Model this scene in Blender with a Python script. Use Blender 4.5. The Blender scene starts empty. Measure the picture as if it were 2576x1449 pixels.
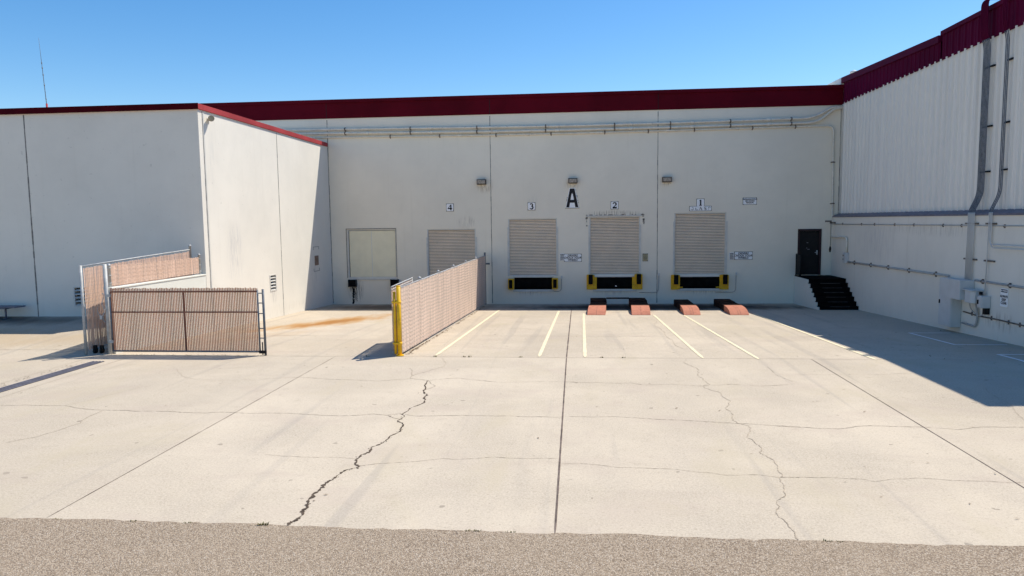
import bpy, bmesh, math, random
from mathutils import Vector, Matrix
random.seed(7)
scn = bpy.context.scene
COL = scn.collection
R = math.radians

# ------------------------------------------------------------------ camera
FPX, CX, CY = 1790., 1288., 724.5          # photo measured on a 2576 px wide copy
VX, VY, ROLL, CAMH = 1457., 554., -.0125, 3.34
def nrm(a):
    l = math.sqrt(sum(c*c for c in a)); return tuple(c/l for c in a)
def dot(a, b): return sum(x*y for x, y in zip(a, b))
def cross(a, b): return (a[1]*b[2]-a[2]*b[1], a[2]*b[0]-a[0]*b[2], a[0]*b[1]-a[1]*b[0])
vY = nrm(((VX-CX)/FPX, (VY-CY)/FPX, 1))
_h = (1, ROLL, 0); _k = dot(_h, vY)
vX = nrm(tuple(_h[i]-_k*vY[i] for i in range(3)))
vD = cross(vY, vX)
def ray(u, v):
    r = ((u-CX)/FPX, (v-CY)/FPX, 1); return (dot(r, vX), dot(r, vY), -dot(r, vD))
def atY(u, v, Y=34.):
    r = ray(u, v); t = Y/r[1]; return Vector((r[0]*t, Y, CAMH+r[2]*t))
def atX(u, v, X):
    r = ray(u, v); t = X/r[0]; return Vector((X, r[1]*t, CAMH+r[2]*t))
def atZ(u, v, z=0.):
    r = ray(u, v); t = (z-CAMH)/r[2]; return Vector((r[0]*t, r[1]*t, z))
SLOPE, YJ = -.0385, 17.2
def ground_z(x, y):
    if x < -12.2:                                   # the left yard climbs to the annex
        return 0. if y < YJ else min(.36, .36*(y-YJ)/4.95)
    return 0. if y < YJ else SLOPE*(y-YJ)
def atG(u, v):
    p = atZ(u, v)
    if p.y <= YJ or p.x < -12.2: return p
    r = ray(u, v); t = (-SLOPE*YJ-CAMH)/(r[2]-SLOPE*r[1])
    return Vector((r[0]*t, r[1]*t, CAMH+r[2]*t))

cam_d = bpy.data.cameras.new('camera'); cam = bpy.data.objects.new('camera', cam_d); COL.objects.link(cam)
cam_d.sensor_width = 36; cam_d.lens = 36*FPX/2576; cam_d.clip_start = .1; cam_d.clip_end = 2000
right = Vector((vX[0], vY[0], -vD[0])); up = -Vector((vX[1], vY[1], -vD[1])); fwd = Vector((vX[2], vY[2], -vD[2]))
m = Matrix((right, up, -fwd)).transposed().to_4x4(); m.translation = Vector((0, 0, CAMH))
cam.matrix_world = m
scn.camera = cam

# ------------------------------------------------------------------ light
SUN = Vector((.50, .365, 1.)).normalized()
sd = bpy.data.lights.new('sun', 'SUN'); sd.energy = 4.3; sd.angle = R(.5); sd.color = (1, .925, .80)
so = bpy.data.objects.new('sun', sd); COL.objects.link(so); so.rotation_euler = (-SUN).to_track_quat('-Z', 'Y').to_euler(); so.location = (20, 20, 40)
w = bpy.data.worlds.new('World'); scn.world = w; w.use_nodes = True
nt = w.node_tree; nt.nodes.clear()
sky = nt.nodes.new('ShaderNodeTexSky'); sky.sky_type = 'NISHITA'; sky.sun_disc = False
sky.sun_elevation = math.asin(SUN.z); sky.sun_rotation = math.atan2(SUN.x, SUN.y)
sky.altitude = 300; sky.air_density = 1.0; sky.dust_density = .5; sky.ozone_density = 2.0
hs = nt.nodes.new('ShaderNodeHueSaturation'); hs.inputs['Saturation'].default_value = 1.36; hs.inputs['Value'].default_value = 1.0
bg = nt.nodes.new('ShaderNodeBackground'); bg.inputs['Strength'].default_value = .12
wo = nt.nodes.new('ShaderNodeOutputWorld')
nt.links.new(sky.outputs[0], hs.inputs['Color']); nt.links.new(hs.outputs[0], bg.inputs[0]); nt.links.new(bg.outputs[0], wo.inputs[0])
scn.view_settings.view_transform = 'Standard'; scn.view_settings.look = 'None'
scn.cycles.max_bounces = 12; scn.cycles.diffuse_bounces = 8
scn.view_settings.exposure = 0.45; scn.view_settings.gamma = 1

# ------------------------------------------------------------------ materials
class NT:
    def __init__(s, name):
        s.m = bpy.data.materials.new(name); s.m.use_nodes = True; s.t = s.m.node_tree; s.t.nodes.clear()
        s.out = s.n('ShaderNodeOutputMaterial'); s.p = s.n('ShaderNodeBsdfPrincipled'); s.l(s.p.outputs[0], s.out.inputs[0])
        s.co = s.n('ShaderNodeTexCoord').outputs['Object']
    def n(s, t): return s.t.nodes.new(t)
    def l(s, a, b): s.t.links.new(a, b)
    def put(s, sock, v):
        if hasattr(v, 'is_output') or isinstance(v, bpy.types.NodeSocket): s.l(v, sock)
        else: sock.default_value = v
    def noise(s, scale, detail=4, rough=.55, stretch=(1, 1, 1), vec=None, dist=0.):
        mp = s.n('ShaderNodeMapping'); mp.inputs['Scale'].default_value = stretch; s.l(vec or s.co, mp.inputs[0])
        n = s.n('ShaderNodeTexNoise'); n.inputs['Scale'].default_value = scale; n.inputs['Detail'].default_value = detail
        n.inputs['Roughness'].default_value = rough; n.inputs['Distortion'].default_value = dist; s.l(mp.outputs[0], n.inputs['Vector']); return n.outputs['Fac']
    def ramp(s, f, a, b, lo=0., hi=1.):
        r = s.n('ShaderNodeMapRange'); r.interpolation_type = 'SMOOTHSTEP'
        for k, v in zip(('From Min', 'From Max', 'To Min', 'To Max'), (a, b, lo, hi)): r.inputs[k].default_value = v
        s.l(f, r.inputs[0]); return r.outputs[0]
    def math(s, op, a, b=0., c=0.):
        n = s.n('ShaderNodeMath'); n.operation = op; s.put(n.inputs[0], a); s.put(n.inputs[1], b); s.put(n.inputs[2], c); return n.outputs[0]
    def mix(s, f, a, b, mode='MIX'):
        n = s.n('ShaderNodeMix'); n.data_type = 'RGBA'; n.blend_type = mode
        s.put(n.inputs[0], f)
        for i, v in ((6, a), (7, b)):
            if isinstance(v, tuple): v = (*v[:3], 1)
            s.put(n.inputs[i], v)
        return n.outputs[2]
    def sep(s):
        n = s.n('ShaderNodeSeparateXYZ'); s.l(s.co, n.inputs[0]); return n.outputs
    def bump(s, h, strength=.3, dist=.01):
        b = s.n('ShaderNodeBump'); b.inputs['Strength'].default_value = strength; b.inputs['Distance'].default_value = dist
        s.l(h, b.inputs['Height']); s.l(b.outputs[0], s.p.inputs['Normal'])
    def fin(s, col, rough=.7, metal=0., spec=.3):
        if isinstance(col, tuple): col = (*col[:3], 1)
        s.put(s.p.inputs['Base Color'], col); s.put(s.p.inputs['Roughness'], rough)
        s.p.inputs['Metallic'].default_value = metal; s.p.inputs['Specular IOR Level'].default_value = spec
        return s.m

def mul(c, k): return tuple(min(1, x*k) for x in c)
def paint(name, c, rough=.6, var=.12, scale=3., spec=.3, metal=0., bump=.0, dirt=None, dirt_amt=.5):
    s = NT(name); f = s.noise(scale, 5)
    col = s.mix(s.ramp(f, .3, .7), mul(c, 1-var), mul(c, 1+var))
    if dirt: col = s.mix(s.ramp(s.noise(scale*3.1, 6, .65), .55, .72, 0, dirt_amt), col, dirt)
    if bump: s.bump(s.noise(60, 3), bump, .004)
    return s.fin(col, rough, metal, spec)

def wall_mat(name, c, streak=.06, patches=()):
    """painted concrete panel: faint cloudy unevenness, thin run marks, pinholes"""
    s = NT(name); o = s.sep()
    col = s.mix(s.ramp(s.noise(.35, 4, .6), .3, .7), mul(c, .95), mul(c, 1.03))
    col = s.mix(s.ramp(s.noise(1.6, 5, .65), .45, .75, 0, .25), col, mul(c, .88))
    run = s.noise(1., 4, .6, (5.5, 5.5, .16))
    col = s.mix(s.ramp(run, .56, .72, 0, streak*4), col, mul((c[0], c[1]*.985, c[2]*.95), .86))
    col = s.mix(s.ramp(s.noise(9, 2, .5), .72, .76, 0, .35), col, mul(c, .6))
    for (ax, a, z, ra, rz, amt, pc) in patches:              # scuffed / stained areas with their own outline
        da = s.math('DIVIDE', s.math('SUBTRACT', o[ax], a), ra); dz = s.math('DIVIDE', s.math('SUBTRACT', o[2], z), rz)
        d = s.math('SQRT', s.math('ADD', s.math('MULTIPLY', da, da), s.math('MULTIPLY', dz, dz)))
        msk = s.ramp(d, .35, 1., 1., 0.)
        st = s.ramp(s.noise(1., 5, .7, (16, 16, 1.6)), .42, .66)
        col = s.mix(s.math('MULTIPLY', s.math('MULTIPLY', msk, st), amt), col, pc)
    s.bump(s.noise(45, 4, .6), .35, .006)
    return s.fin(col, .9, 0, .06)

def concrete_mat():
    s = NT('concrete'); o = s.sep()
    c = (.475, .412, .328)
    at = s.n('ShaderNodeAttribute'); at.attribute_name = 'tint'
    col = s.mix(s.ramp(s.noise(.28, 5, .6, dist=.6), .3, .7), mul(c, .86), mul(c, 1.1))
    col = s.mix(s.ramp(s.noise(.9, 6, .65, (1, .35, 1)), .42, .72, 0, .4), col, (.365, .32, .27))
    col = s.mix(s.ramp(s.noise(1.7, 5, .7, (.5, 2.2, 1)), .5, .75, 0, .4), col, (.50, .435, .355))
    col = s.mix(s.ramp(s.noise(3.3, 6, .7), .52, .74, 0, .45), col, (.33, .28, .222))
    col = s.mix(s.ramp(s.noise(22, 4, .7), .54, .70, 0, .5), col, (.27, .22, .17))
    col = s.mix(s.ramp(s.noise(36, 4, .8), .42, .60, 0, .55), col, (.58, .512, .41))
    col = s.mix(s.ramp(s.noise(5.2, 2, .4), .735, .755, 0, .55), col, (.18, .155, .13))
    col = s.mix(s.ramp(s.noise(26, 5, .8), .56, .66, 0, .42), col, (.24, .19, .14))
    col = s.mix(s.ramp(s.noise(55, 3, .7), .58, .66, 0, .45), col, (.22, .175, .13))
    col = s.mix(s.ramp(s.noise(.55, 4, .6, (1, 1.8, 1), dist=.4), .5, .68, 0, .35), col, (.43, .36, .30))
    col = s.mix(s.ramp(s.noise(.42, 4, .6, (1.5, .8, 1), dist=.8), .52, .7, 0, .4), col, (.45, .39, .285))
    # tyre rubber: long faint arcs
    arc = s.noise(1., 3, .5, (2.2, .07, 1), dist=.35)
    col = s.mix(s.ramp(arc, .58, .7, 0, .24), col, (.26, .24, .225))
    # rust that washed across the left bay
    def seg(ax, ay, bx, by, rad, edge):
        L = math.hypot(bx-ax, by-ay); ux, uy = (bx-ax)/L, (by-ay)/L
        dx = s.math('SUBTRACT', o[0], ax); dy = s.math('SUBTRACT', o[1], ay)
        t = s.math('ADD', s.math('MULTIPLY', dx, ux), s.math('MULTIPLY', dy, uy))
        n = s.math('ADD', s.math('MULTIPLY', dx, -uy), s.math('MULTIPLY', dy, ux))
        t2 = s.math('DIVIDE', s.math('SUBTRACT', t, L/2), L/2)
        d = s.math('SQRT', s.math('ADD', s.math('MULTIPLY', t2, t2), s.math('POWER', s.math('ABSOLUTE', s.math('DIVIDE', n, rad)), 2.)))
        d = s.math('ADD', d, s.math('MULTIPLY', s.math('SUBTRACT', s.noise(1.1, 6, .65, (1.6, .5, 1)), .5), edge))
        return s.ramp(d, .25, 1.05, 1., 0.)
    rust = seg(-11.2, 21.6, -7.0, 29.6, 1.25, 1.6)
    col = s.mix(s.math('MULTIPLY', rust, .85), col, (.40, .225, .085))
    core = seg(-10.2, 23.2, -8.2, 27.6, .55, 1.7)
    col = s.mix(s.math('MULTIPLY', core, .75), col, (.30, .135, .04))
    rust2 = seg(-11.6, 18.8, -8.3, 23.6, .8, 1.9)
    col = s.mix(s.math('MULTIPLY', rust2, .22), col, (.42, .27, .14))
    stain_shade = seg(-13., 32.0, -4.2, 32.2, 2.2, .9)  # brown tyre stain, widened to paint in the wall's shadow
    col = s.mix(s.math('MULTIPLY', stain_shade, .85), col, (.13, .09, .055))
    dock_shade = seg(-6., 32.1, 12.5, 32.1, 2.35, .7)  # warehouse shadow along the docks, painted into the slab colour
    col = s.mix(s.math('MULTIPLY', dock_shade, .95), col, (.04, .036, .034))
    lft = seg(-22, 19.6, -13., 18.6, 1.7, 1.2)
    col = s.mix(s.math('MULTIPLY', lft, .55), col, (.42, .315, .195))
    annex_shade = seg(-34., 21.5, -12.8, 21.5, 1.15, .6)  # shade at the annex foot, painted as a dark band
    col = s.mix(s.math('MULTIPLY', annex_shade, .9), col, (.06, .052, .045))
    g1 = seg(7.9, 13.2, 8.7, 11.7, .5, 1.3)
    col = s.mix(s.math('MULTIPLY', g1, .35), col, (.28, .265, .25))
    col = s.mix(1., col, at.outputs['Color'], 'MULTIPLY')
    h = s.math('ADD', s.noise(70, 4, .65), s.math('MULTIPLY', s.noise(6, 4), .6))
    s.bump(h, .45, .007)
    return s.fin(col, .95, 0, .03)

def asphalt_mat():
    s = NT('asphalt')
    v = s.n('ShaderNodeTexVoronoi'); v.inputs['Scale'].default_value = 72; s.l(s.co, v.inputs['Vector'])
    sp = s.n('ShaderNodeSeparateColor'); s.l(v.outputs['Color'], sp.inputs[0])
    col = s.mix(s.ramp(sp.outputs[0], .05, .95), (.26, .20, .145), (.45, .365, .275))
    col = s.mix(s.ramp(sp.outputs[1], .78, .9, 0, .85), col, (.50, .43, .35))
    col = s.mix(s.ramp(sp.outputs[2], .80, .95, 0, .7), col, (.12, .094, .072))
    col = s.mix(s.ramp(v.outputs['Distance'], .45, .75, 0, .5), col, (.10, .08, .065))
    col = s.mix(s.ramp(s.noise(.5, 5, .6), .35, .7, 0, .25), col, (.39, .315, .232))
    col = s.mix(s.ramp(s.noise(3.5, 5, .65), .5, .75, 0, .3), col, (.28, .22, .163))
    s.bump(s.math('ADD', s.math('MULTIPLY', v.outputs['Distance'], -1.), s.math('MULTIPLY', s.noise(30, 3), .5)), .8, .012)
    return s.fin(col, .95, 0, .05)

def slat_mat(name, c, trans=.25):
    s = NT(name)
    f = s.noise(1., 4, .6, (9, 9, .5))
    col = s.mix(s.ramp(f, .3, .7), mul(c, .82), mul(c, 1.14))
    col = s.mix(s.ramp(s.noise(14, 4), .55, .75, 0, .35), col, mul(c, .6))
    s.fin(col, .8, 0, .08)
    t = s.n('ShaderNodeBsdfTranslucent'); s.l(col, t.inputs[0])
    mx = s.n('ShaderNodeMixShader'); mx.inputs[0].default_value = trans
    s.l(s.p.outputs[0], mx.inputs[1]); s.l(t.outputs[0], mx.inputs[2]); s.l(mx.outputs[0], s.out.inputs[0])
    return s.m

M = {}
PW = (.81, .748, .625)
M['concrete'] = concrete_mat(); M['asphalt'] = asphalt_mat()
M['wall'] = wall_mat('painted_wall', PW, .05, [
    (0, -10.95, .05, .5, .75, .9, (.06, .055, .05)), (0, -8.95, .05, .5, .6, .7, (.16, .145, .13)),
    (0, -4.5, 5.05, .55, .45, .8, (.33, .26, .18)), (0, -.3, 5.02, .5, .3, .55, (.38, .3, .2)), (0, 4.05, 5.1, .5, .3, .55, (.4, .32, .22)),
    (0, 1.65, 3.62, 1.7, .22, .9, (.36, .31, .25)), (0, -2.2, .0, 1.2, .3, .6, (.36, .34, .34)), (0, 1.7, .0, 1.2, .3, .5, (.38, .36, .36)),
    (0, 5.6, .02, 1.4, .3, .5, (.38, .36, .36)), (0, -5.4, 3.3, .6, .4, .5, (.36, .31, .26)), (0, -2.2, 4.2, .35, .5, .35, (.45, .44, .42))])
M['annex'] = wall_mat('painted_annex_wall', (.74, .707, .635), .04, [
    (1, 24.2, 2.35, .75, 1.35, .5, (.42, .42, .44)), (1, 27.3, .55, .45, .5, .6, (.42, .41, .39)), (1, 26.5, -.1, 6., .3, .3, (.5, .46, .4)),
    (1, 31.6, 1.0, .5, 1.1, .4, (.44, .44, .42)), (1, 22.9, 5.6, .25, 1.2, .35, (.52, .52, .5))])
M['basewall'] = wall_mat('painted_base_wall', (.76, .72, .635), .12, [
    (1, 24.6, 2.9, 4.5, .3, .4, (.42, .39, .34)), (1, 20.6, .4, 1.1, .35, .55, (.36, .31, .25)), (1, 29, 2.4, 2.2, 1.0, .35, (.47, .46, .46))])
M['white_wall'] = wall_mat('low_wall_paint', (.70, .70, .64), .05)
s = NT('cladding'); f = s.noise(1., 4, .6, (7, 7, .08))
cc = s.mix(s.ramp(f, .4, .7), (.80, .765, .70), (.745, .715, .66)); M['clad'] = s.fin(s.mix(s.ramp(s.noise(1., 3, .6, (2, 2, .3)), .45, .7, 0, .5), cc, (.84, .80, .73)), .6, 0, .15)
def maroon_mat(name, c):
    s = NT(name); col = s.mix(s.ramp(s.noise(.5, 4), .3, .7), mul(c, .82), mul(c, 1.15))
    col = s.mix(s.ramp(s.noise(1., 5, .7, (1.2, 1.2, 9)), .69, .75, 0, .35), col, (.34, .12, .13))
    return s.fin(col, .7, 0, .08)
M['maroon'] = maroon_mat('maroon_paint', (.095, .002, .009)); M['maroon_metal'] = maroon_mat('maroon_metal', (.085, .002, .026))
M['red_cap'] = maroon_mat('red_cap', (.36, .055, .06))
M['joint'] = paint('joint_sealant', (.20, .19, .18), .9, .3, 8, dirt=(.04, .035, .03), dirt_amt=.9)
M['sealant'] = paint('brown_sealant', (.13, .10, .085), .9, .35, 5, dirt=(.03, .025, .02), dirt_amt=.8)
M['crack'] = paint('crack_dirt', (.085, .062, .045), .95, .4, 6, dirt=(.02, .015, .01), dirt_amt=.9)
M['hair'] = paint('hairline_dirt', (.36, .302, .233), .95, .25, 6, dirt=(.12, .09, .065), dirt_amt=.8)
M['yellowline'] = paint('line_paint', (.70, .62, .43), .8, .10, 9, dirt=(.46, .40, .30), dirt_amt=.8)
M['whiteline'] = paint('white_line_paint', (.80, .80, .79), .8, .08, 9, dirt=(.45, .33, .30), dirt_amt=.7)
M['yellow'] = paint('yellow_paint', (.76, .44, .008), .5, .12, 5, .4, dirt=(.30, .15, .02), dirt_amt=.55)
M['rubber'] = paint('black_rubber', (.008, .008, .008), .9, .3, 12, .08)
M['black'] = paint('black_steel', (.008, .0075, .008), .7, .3, 4, dirt=(.03, .025, .022), dirt_amt=.6)
M['pit'] = paint('pit_steel', (.006, .006, .006), .9, .4, 3, .05, dirt=(.018, .015, .012), dirt_amt=.6)
M['galv'] = paint('galvanized_steel', (.42, .43, .43), .6, .14, 9, .3, .2)
M['darkgalv'] = paint('weathered_pipe', (.13, .145, .17), .55, .25, 9, .4, .3)
M['pipe'] = paint('painted_pipe', (.70, .66, .57), .7, .08, 4, .12, dirt=(.38, .27, .19), dirt_amt=.55)
M['pipegrey'] = paint('grey_pipe', (.42, .41, .39), .6, .1, 4, .2, .0, dirt=(.25, .2, .17), dirt_amt=.4)
M['clamp'] = paint('rusty_clamp', (.17, .14, .115), .8, .3, 9)
M['door'] = paint('shutter_paint', (.90, .745, .57), .7, .04, 1.2, .1, .3, dirt=(.74, .61, .48), dirt_amt=.5)
M['frame'] = paint('frame_paint', (.60, .59, .55), .6, .07, 3)
M['infill'] = paint('infill_panel', (.80, .735, .54), .75, .04, 1.5)
M['darkgap'] = paint('dark_gap', (.028, .024, .021), .9, .2, 5)
M['slat'] = slat_mat('privacy_slat', (.74, .53, .41), .12); M['slatpink'] = slat_mat('pink_slat', (.70, .555, .465), .10)
M['slatbrown'] = slat_mat('brown_slat', (.60, .35, .225), .40)
M['rail'] = paint('brown_rail', (.20, .085, .055), .6, .2, 4)
M['ramp'] = paint('salmon_paint', (.44, .185, .125), .8, .10, 4, .08, dirt=(.25, .10, .07), dirt_amt=.6)
M['signwhite'] = paint('sign_white', (.88, .88, .88), .5, .03, 6)
M['signyellow'] = paint('sign_yellow', (.62, .56, .36), .6, .06, 6)
M['ink'] = paint('sign_ink', (.012, .011, .014), .6, .2, 6)
M['ink_grey'] = paint('sign_ink_worn', (.05, .045, .06), .6, .2, 6)
M['box'] = paint('box_enamel', (.58, .58, .565), .4, .05, 3, .45)
M['boxside'] = M['box']
M['bronze'] = paint('bronze_housing', (.055, .048, .042), .45, .2, 6, .4, .3)
s = NT('lamp_lens'); M['lens'] = s.fin(s.mix(s.ramp(s.noise(18, 3), .35, .65), (.20, .19, .175), (.34, .325, .30)), .18, 0, .5)
M['grey'] = paint('grey_steel', (.15, .15, .19), .55, .15, 5, .35, .2)
M['step'] = paint('black_tread', (.006, .0055, .006), 1., .3, 4, spec=.03)
M['leafy'] = paint('weed', (.20, .18, .08), .8, .35, 20)
M['leaf'] = paint('dry_leaf', (.12, .075, .04), .85, .4, 20)
M['roof'] = paint('roof_membrane', (.45, .45, .44), .8, .1, 1)
M['steel_white'] = paint('white_trim', (.66, .66, .64), .5, .06, 3)
M['ramp_shade'] = paint('shaded_ramp_rear', (.035, .018, .014), .9, .4, 5, .05, dirt=(.10, .045, .032), dirt_amt=.4)  # shade over the ramp rears, put into the colour
M['earth'] = paint('earth', (.22, .18, .14), .95, .2, .3)

# ------------------------------------------------------------------ mesh helpers
class MB:
    def __init__(s): s.v = []; s.f = []; s.i = []; s.smooth = []
    def quad(s, pts, mi=0, sm=False):
        b = len(s.v); s.v += [tuple(p) for p in pts]; s.f.append(tuple(range(b, b+len(pts)))); s.i.append(mi); s.smooth.append(sm)
    def box(s, x0, x1, y0, y1, z0, z1, mi=0):
        if x0 > x1: x0, x1 = x1, x0
        if y0 > y1: y0, y1 = y1, y0
        if z0 > z1: z0, z1 = z1, z0
        b = len(s.v); s.v += [(x, y, z) for z in (z0, z1) for y in (y0, y1) for x in (x0, x1)]
        for q in ((0, 2, 3, 1), (4, 5, 7, 6), (0, 1, 5, 4), (2, 6, 7, 3), (0, 4, 6, 2), (1, 3, 7, 5)):
            s.f.append(tuple(b+k for k in q)); s.i.append(mi); s.smooth.append(False)
    def hexa(s, c, mi=0):                                   # eight corners, bottom ring then top ring
        b = len(s.v); s.v += [tuple(p) for p in c]
        for q in ((3, 2, 1, 0), (4, 5, 6, 7), (0, 1, 5, 4), (1, 2, 6, 5), (2, 3, 7, 6), (3, 0, 4, 7)):
            s.f.append(tuple(b+k for k in q)); s.i.append(mi); s.smooth.append(False)
    def tube(s, pts, r, n=8, mi=0, cap=True):
        pts = [Vector(p) for p in pts]; rings = []; prev = None
        for i, p in enumerate(pts):
            a = pts[max(0, i-1)]; c = pts[min(len(pts)-1, i+1)]; d = (c-a).normalized()
            if prev is None:
                h = Vector((0, 0, 1)) if abs(d.z) < .9 else Vector((1, 0, 0)); e1 = d.cross(h).normalized()
            else: e1 = (prev-d*prev.dot(d)).normalized()
            prev = e1; e2 = d.cross(e1); rr = r[i] if isinstance(r, (list, tuple)) else r
            b = len(s.v); s.v += [tuple(p+e1*rr*math.cos(2*math.pi*k/n)+e2*rr*math.sin(2*math.pi*k/n)) for k in range(n)]; rings.append(b)
        for a, b in zip(rings, rings[1:]):
            for k in range(n):
                s.f.append((a+k, a+(k+1) % n, b+(k+1) % n, b+k)); s.i.append(mi); s.smooth.append(n > 4)
        if cap:
            s.f.append(tuple(rings[0]+k for k in reversed(range(n)))); s.i.append(mi); s.smooth.append(False)
            s.f.append(tuple(rings[-1]+k for k in range(n))); s.i.append(mi); s.smooth.append(False)
    def prism(s, poly, e, mi=0):                            # polygon of 3-D points extruded by vector e
        e = Vector(e); n = len(poly); b = len(s.v); s.v += [tuple(p) for p in poly]+[tuple(Vector(p)+e) for p in poly]
        s.f.append(tuple(range(b+n-1, b-1, -1))); s.i.append(mi); s.smooth.append(False)
        s.f.append(tuple(range(b+n, b+2*n))); s.i.append(mi); s.smooth.append(False)
        for k in range(n):
            j = (k+1) % n; s.f.append((b+k, b+j, b+n+j, b+n+k)); s.i.append(mi); s.smooth.append(False)
    def build(s, name, mats, parent=None, bevel=0., fix=True):
        me = bpy.data.meshes.new(name); me.from_pydata(s.v, [], s.f)
        for mt in (mats if isinstance(mats, (list, tuple)) else [mats]): me.materials.append(mt)
        me.polygons.foreach_set('material_index', s.i); me.polygons.foreach_set('use_smooth', s.smooth)
        if fix:
            bm = bmesh.new(); bm.from_mesh(me); bmesh.ops.recalc_face_normals(bm, faces=bm.faces[:]); bm.to_mesh(me); bm.free()
        me.update()
        o = bpy.data.objects.new(name, me); COL.objects.link(o)
        if parent:
            o.parent = parent; o.matrix_parent_inverse = Matrix.Identity(4)
            o.location = -Vector(parent_origin(parent))
        if bevel:
            bv = o.modifiers.new('bevel', 'BEVEL'); bv.width = bevel; bv.segments = 2; bv.limit_method = 'ANGLE'
        return o
def parent_origin(p):
    v = Vector((0, 0, 0))
    while p: v += p.location; p = p.parent
    return v
def tag(o, label=None, cat=None, group=None, kind=None):
    if label: o['label'] = label
    if cat: o['category'] = cat
    if group: o['group'] = group
    if kind: o['kind'] = kind
    return o
def thing(name, loc, label, cat, group=None):
    o = bpy.data.objects.new(name, None); COL.objects.link(o); o.location = loc; o.empty_display_size = .2
    return tag(o, label, cat, group)
def arc_pts(pts, rad=.15, n=5):
    """round the corners of a polyline"""
    pts = [Vector(p) for p in pts]; out = [pts[0]]
    for a, b, c in zip(pts, pts[1:], pts[2:]):
        d1 = (a-b); d2 = (c-b); r = min(rad, d1.length*.45, d2.length*.45); p1 = b+d1.normalized()*r; p2 = b+d2.normalized()*r
        for k in range(n+1):
            t = k/n; out.append(p1*(1-t)**2+b*2*t*(1-t)+p2*t*t)
    out.append(pts[-1]); return out
def grid_wall(mb, a0, a1, z0, z1, holes, depth, place, mi=0, rmi=0):
    """front face of a wall with rectangular openings and their reveals; place(a, z, d) -> point"""
    A = sorted({a0, a1, *[h[0] for h in holes], *[h[1] for h in holes]}); Z = sorted({z0, z1, *[h[2] for h in holes], *[h[3] for h in holes]})
    for x0, x1 in zip(A, A[1:]):
        for y0, y1 in zip(Z, Z[1:]):
            cx, cy = (x0+x1)/2, (y0+y1)/2
            if any(h[0] < cx < h[1] and h[2] < cy < h[3] for h in holes): continue
            mb.quad([place(x0, y0, 0), place(x1, y0, 0), place(x1, y1, 0), place(x0, y1, 0)], mi)
    for (x0, x1, y0, y1) in holes:
        for (p, q) in (((x0, y0), (x1, y0)), ((x1, y0), (x1, y1)), ((x1, y1), (x0, y1)), ((x0, y1), (x0, y0))):
            mb.quad([place(*p, 0), place(*q, 0), place(*q, depth), place(*p, depth)], rmi)

# ------------------------------------------------------------------ ground
mb = MB(); mb.quad([(-600, -600, -1.3), (600, -600, -1.3), (600, 600, -1.3), (-600, 600, -1.3)]); tag(mb.build('ground', M['earth']), kind='structure')
rnd = random.Random(3)
EDGE = 7.36; AZ = .003
mb = MB(); xs = [-60+i*.12 for i in range(int(100/.12)+1)]          # ragged asphalt edge
ys = [EDGE+.014*math.sin(x*3.1)+.012*math.sin(x*1.3+1)+rnd.uniform(-.022, .022) for x in xs]
for i in range(len(xs)-1):
    mb.quad([(xs[i], EDGE-1, AZ), (xs[i+1], EDGE-1, AZ), (xs[i+1], ys[i+1], AZ), (xs[i], ys[i], AZ)])
mb.quad([(-60, -60, AZ), (40, -60, AZ), (40, EDGE-1, AZ), (-60, EDGE-1, AZ)])
tag(mb.build('road', M['asphalt'], fix=False), kind='structure')

XJ = [-60, -24, -17.9, -12.2, -6.12, -.3, 5.42, 11.9, 40]; YJS = [7.0, 13.0, 17.2, 21.45, 29.6, 34.4]
me_v = []; me_f = []; tint = []
for (x0, x1) in zip(XJ, XJ[1:]):
    for (y0, y1) in zip(YJS, YJS[1:]):
        t = rnd.uniform(.955, 1.03)
        if y1 == 13.0: base_t = t
        if y0 == 13.0: t = base_t
        nx = max(1, int((x1-x0)/2)); ny = max(1, int((y1-y0)/1))
        for i in range(nx):
            for j in range(ny):
                a0, a1 = x0+(x1-x0)*i/nx, x0+(x1-x0)*(i+1)/nx; b0, b1 = y0+(y1-y0)*j/ny, y0+(y1-y0)*(j+1)/ny
                xm = (x0+x1)/2; zf = lambda y: ground_z(xm, y)
                k = len(me_v); me_v += [(a0, b0, zf(b0)), (a1, b0, zf(b0)), (a1, b1, zf(b1)), (a0, b1, zf(b1))]; me_f.append((k, k+1, k+2, k+3)); tint.append(t)
# slab edge toward the road, and the step between the left yard and the bay
for i in range(len(XJ)-1):
    k = len(me_v); me_v += [(XJ[i], 7.0, -.05), (XJ[i+1], 7.0, -.05), (XJ[i+1], 7.0, 0), (XJ[i], 7.0, 0)]; me_f.append((k, k+1, k+2, k+3)); tint.append(.8)
k = len(me_v); me_v += [(-12.2, 17.2, 0), (-12.2, 34, -.66), (-12.2, 34, .36), (-12.2, 22.15, .36)]; me_f.append((k, k+1, k+2, k+3)); tint.append(1)
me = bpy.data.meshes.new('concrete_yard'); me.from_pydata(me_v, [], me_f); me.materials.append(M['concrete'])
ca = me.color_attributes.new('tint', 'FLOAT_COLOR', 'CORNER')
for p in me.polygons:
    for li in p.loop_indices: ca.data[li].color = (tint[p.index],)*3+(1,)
yard = bpy.data.objects.new('concrete_yard', me); COL.objects.link(yard); tag(yard, kind='structure')

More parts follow.
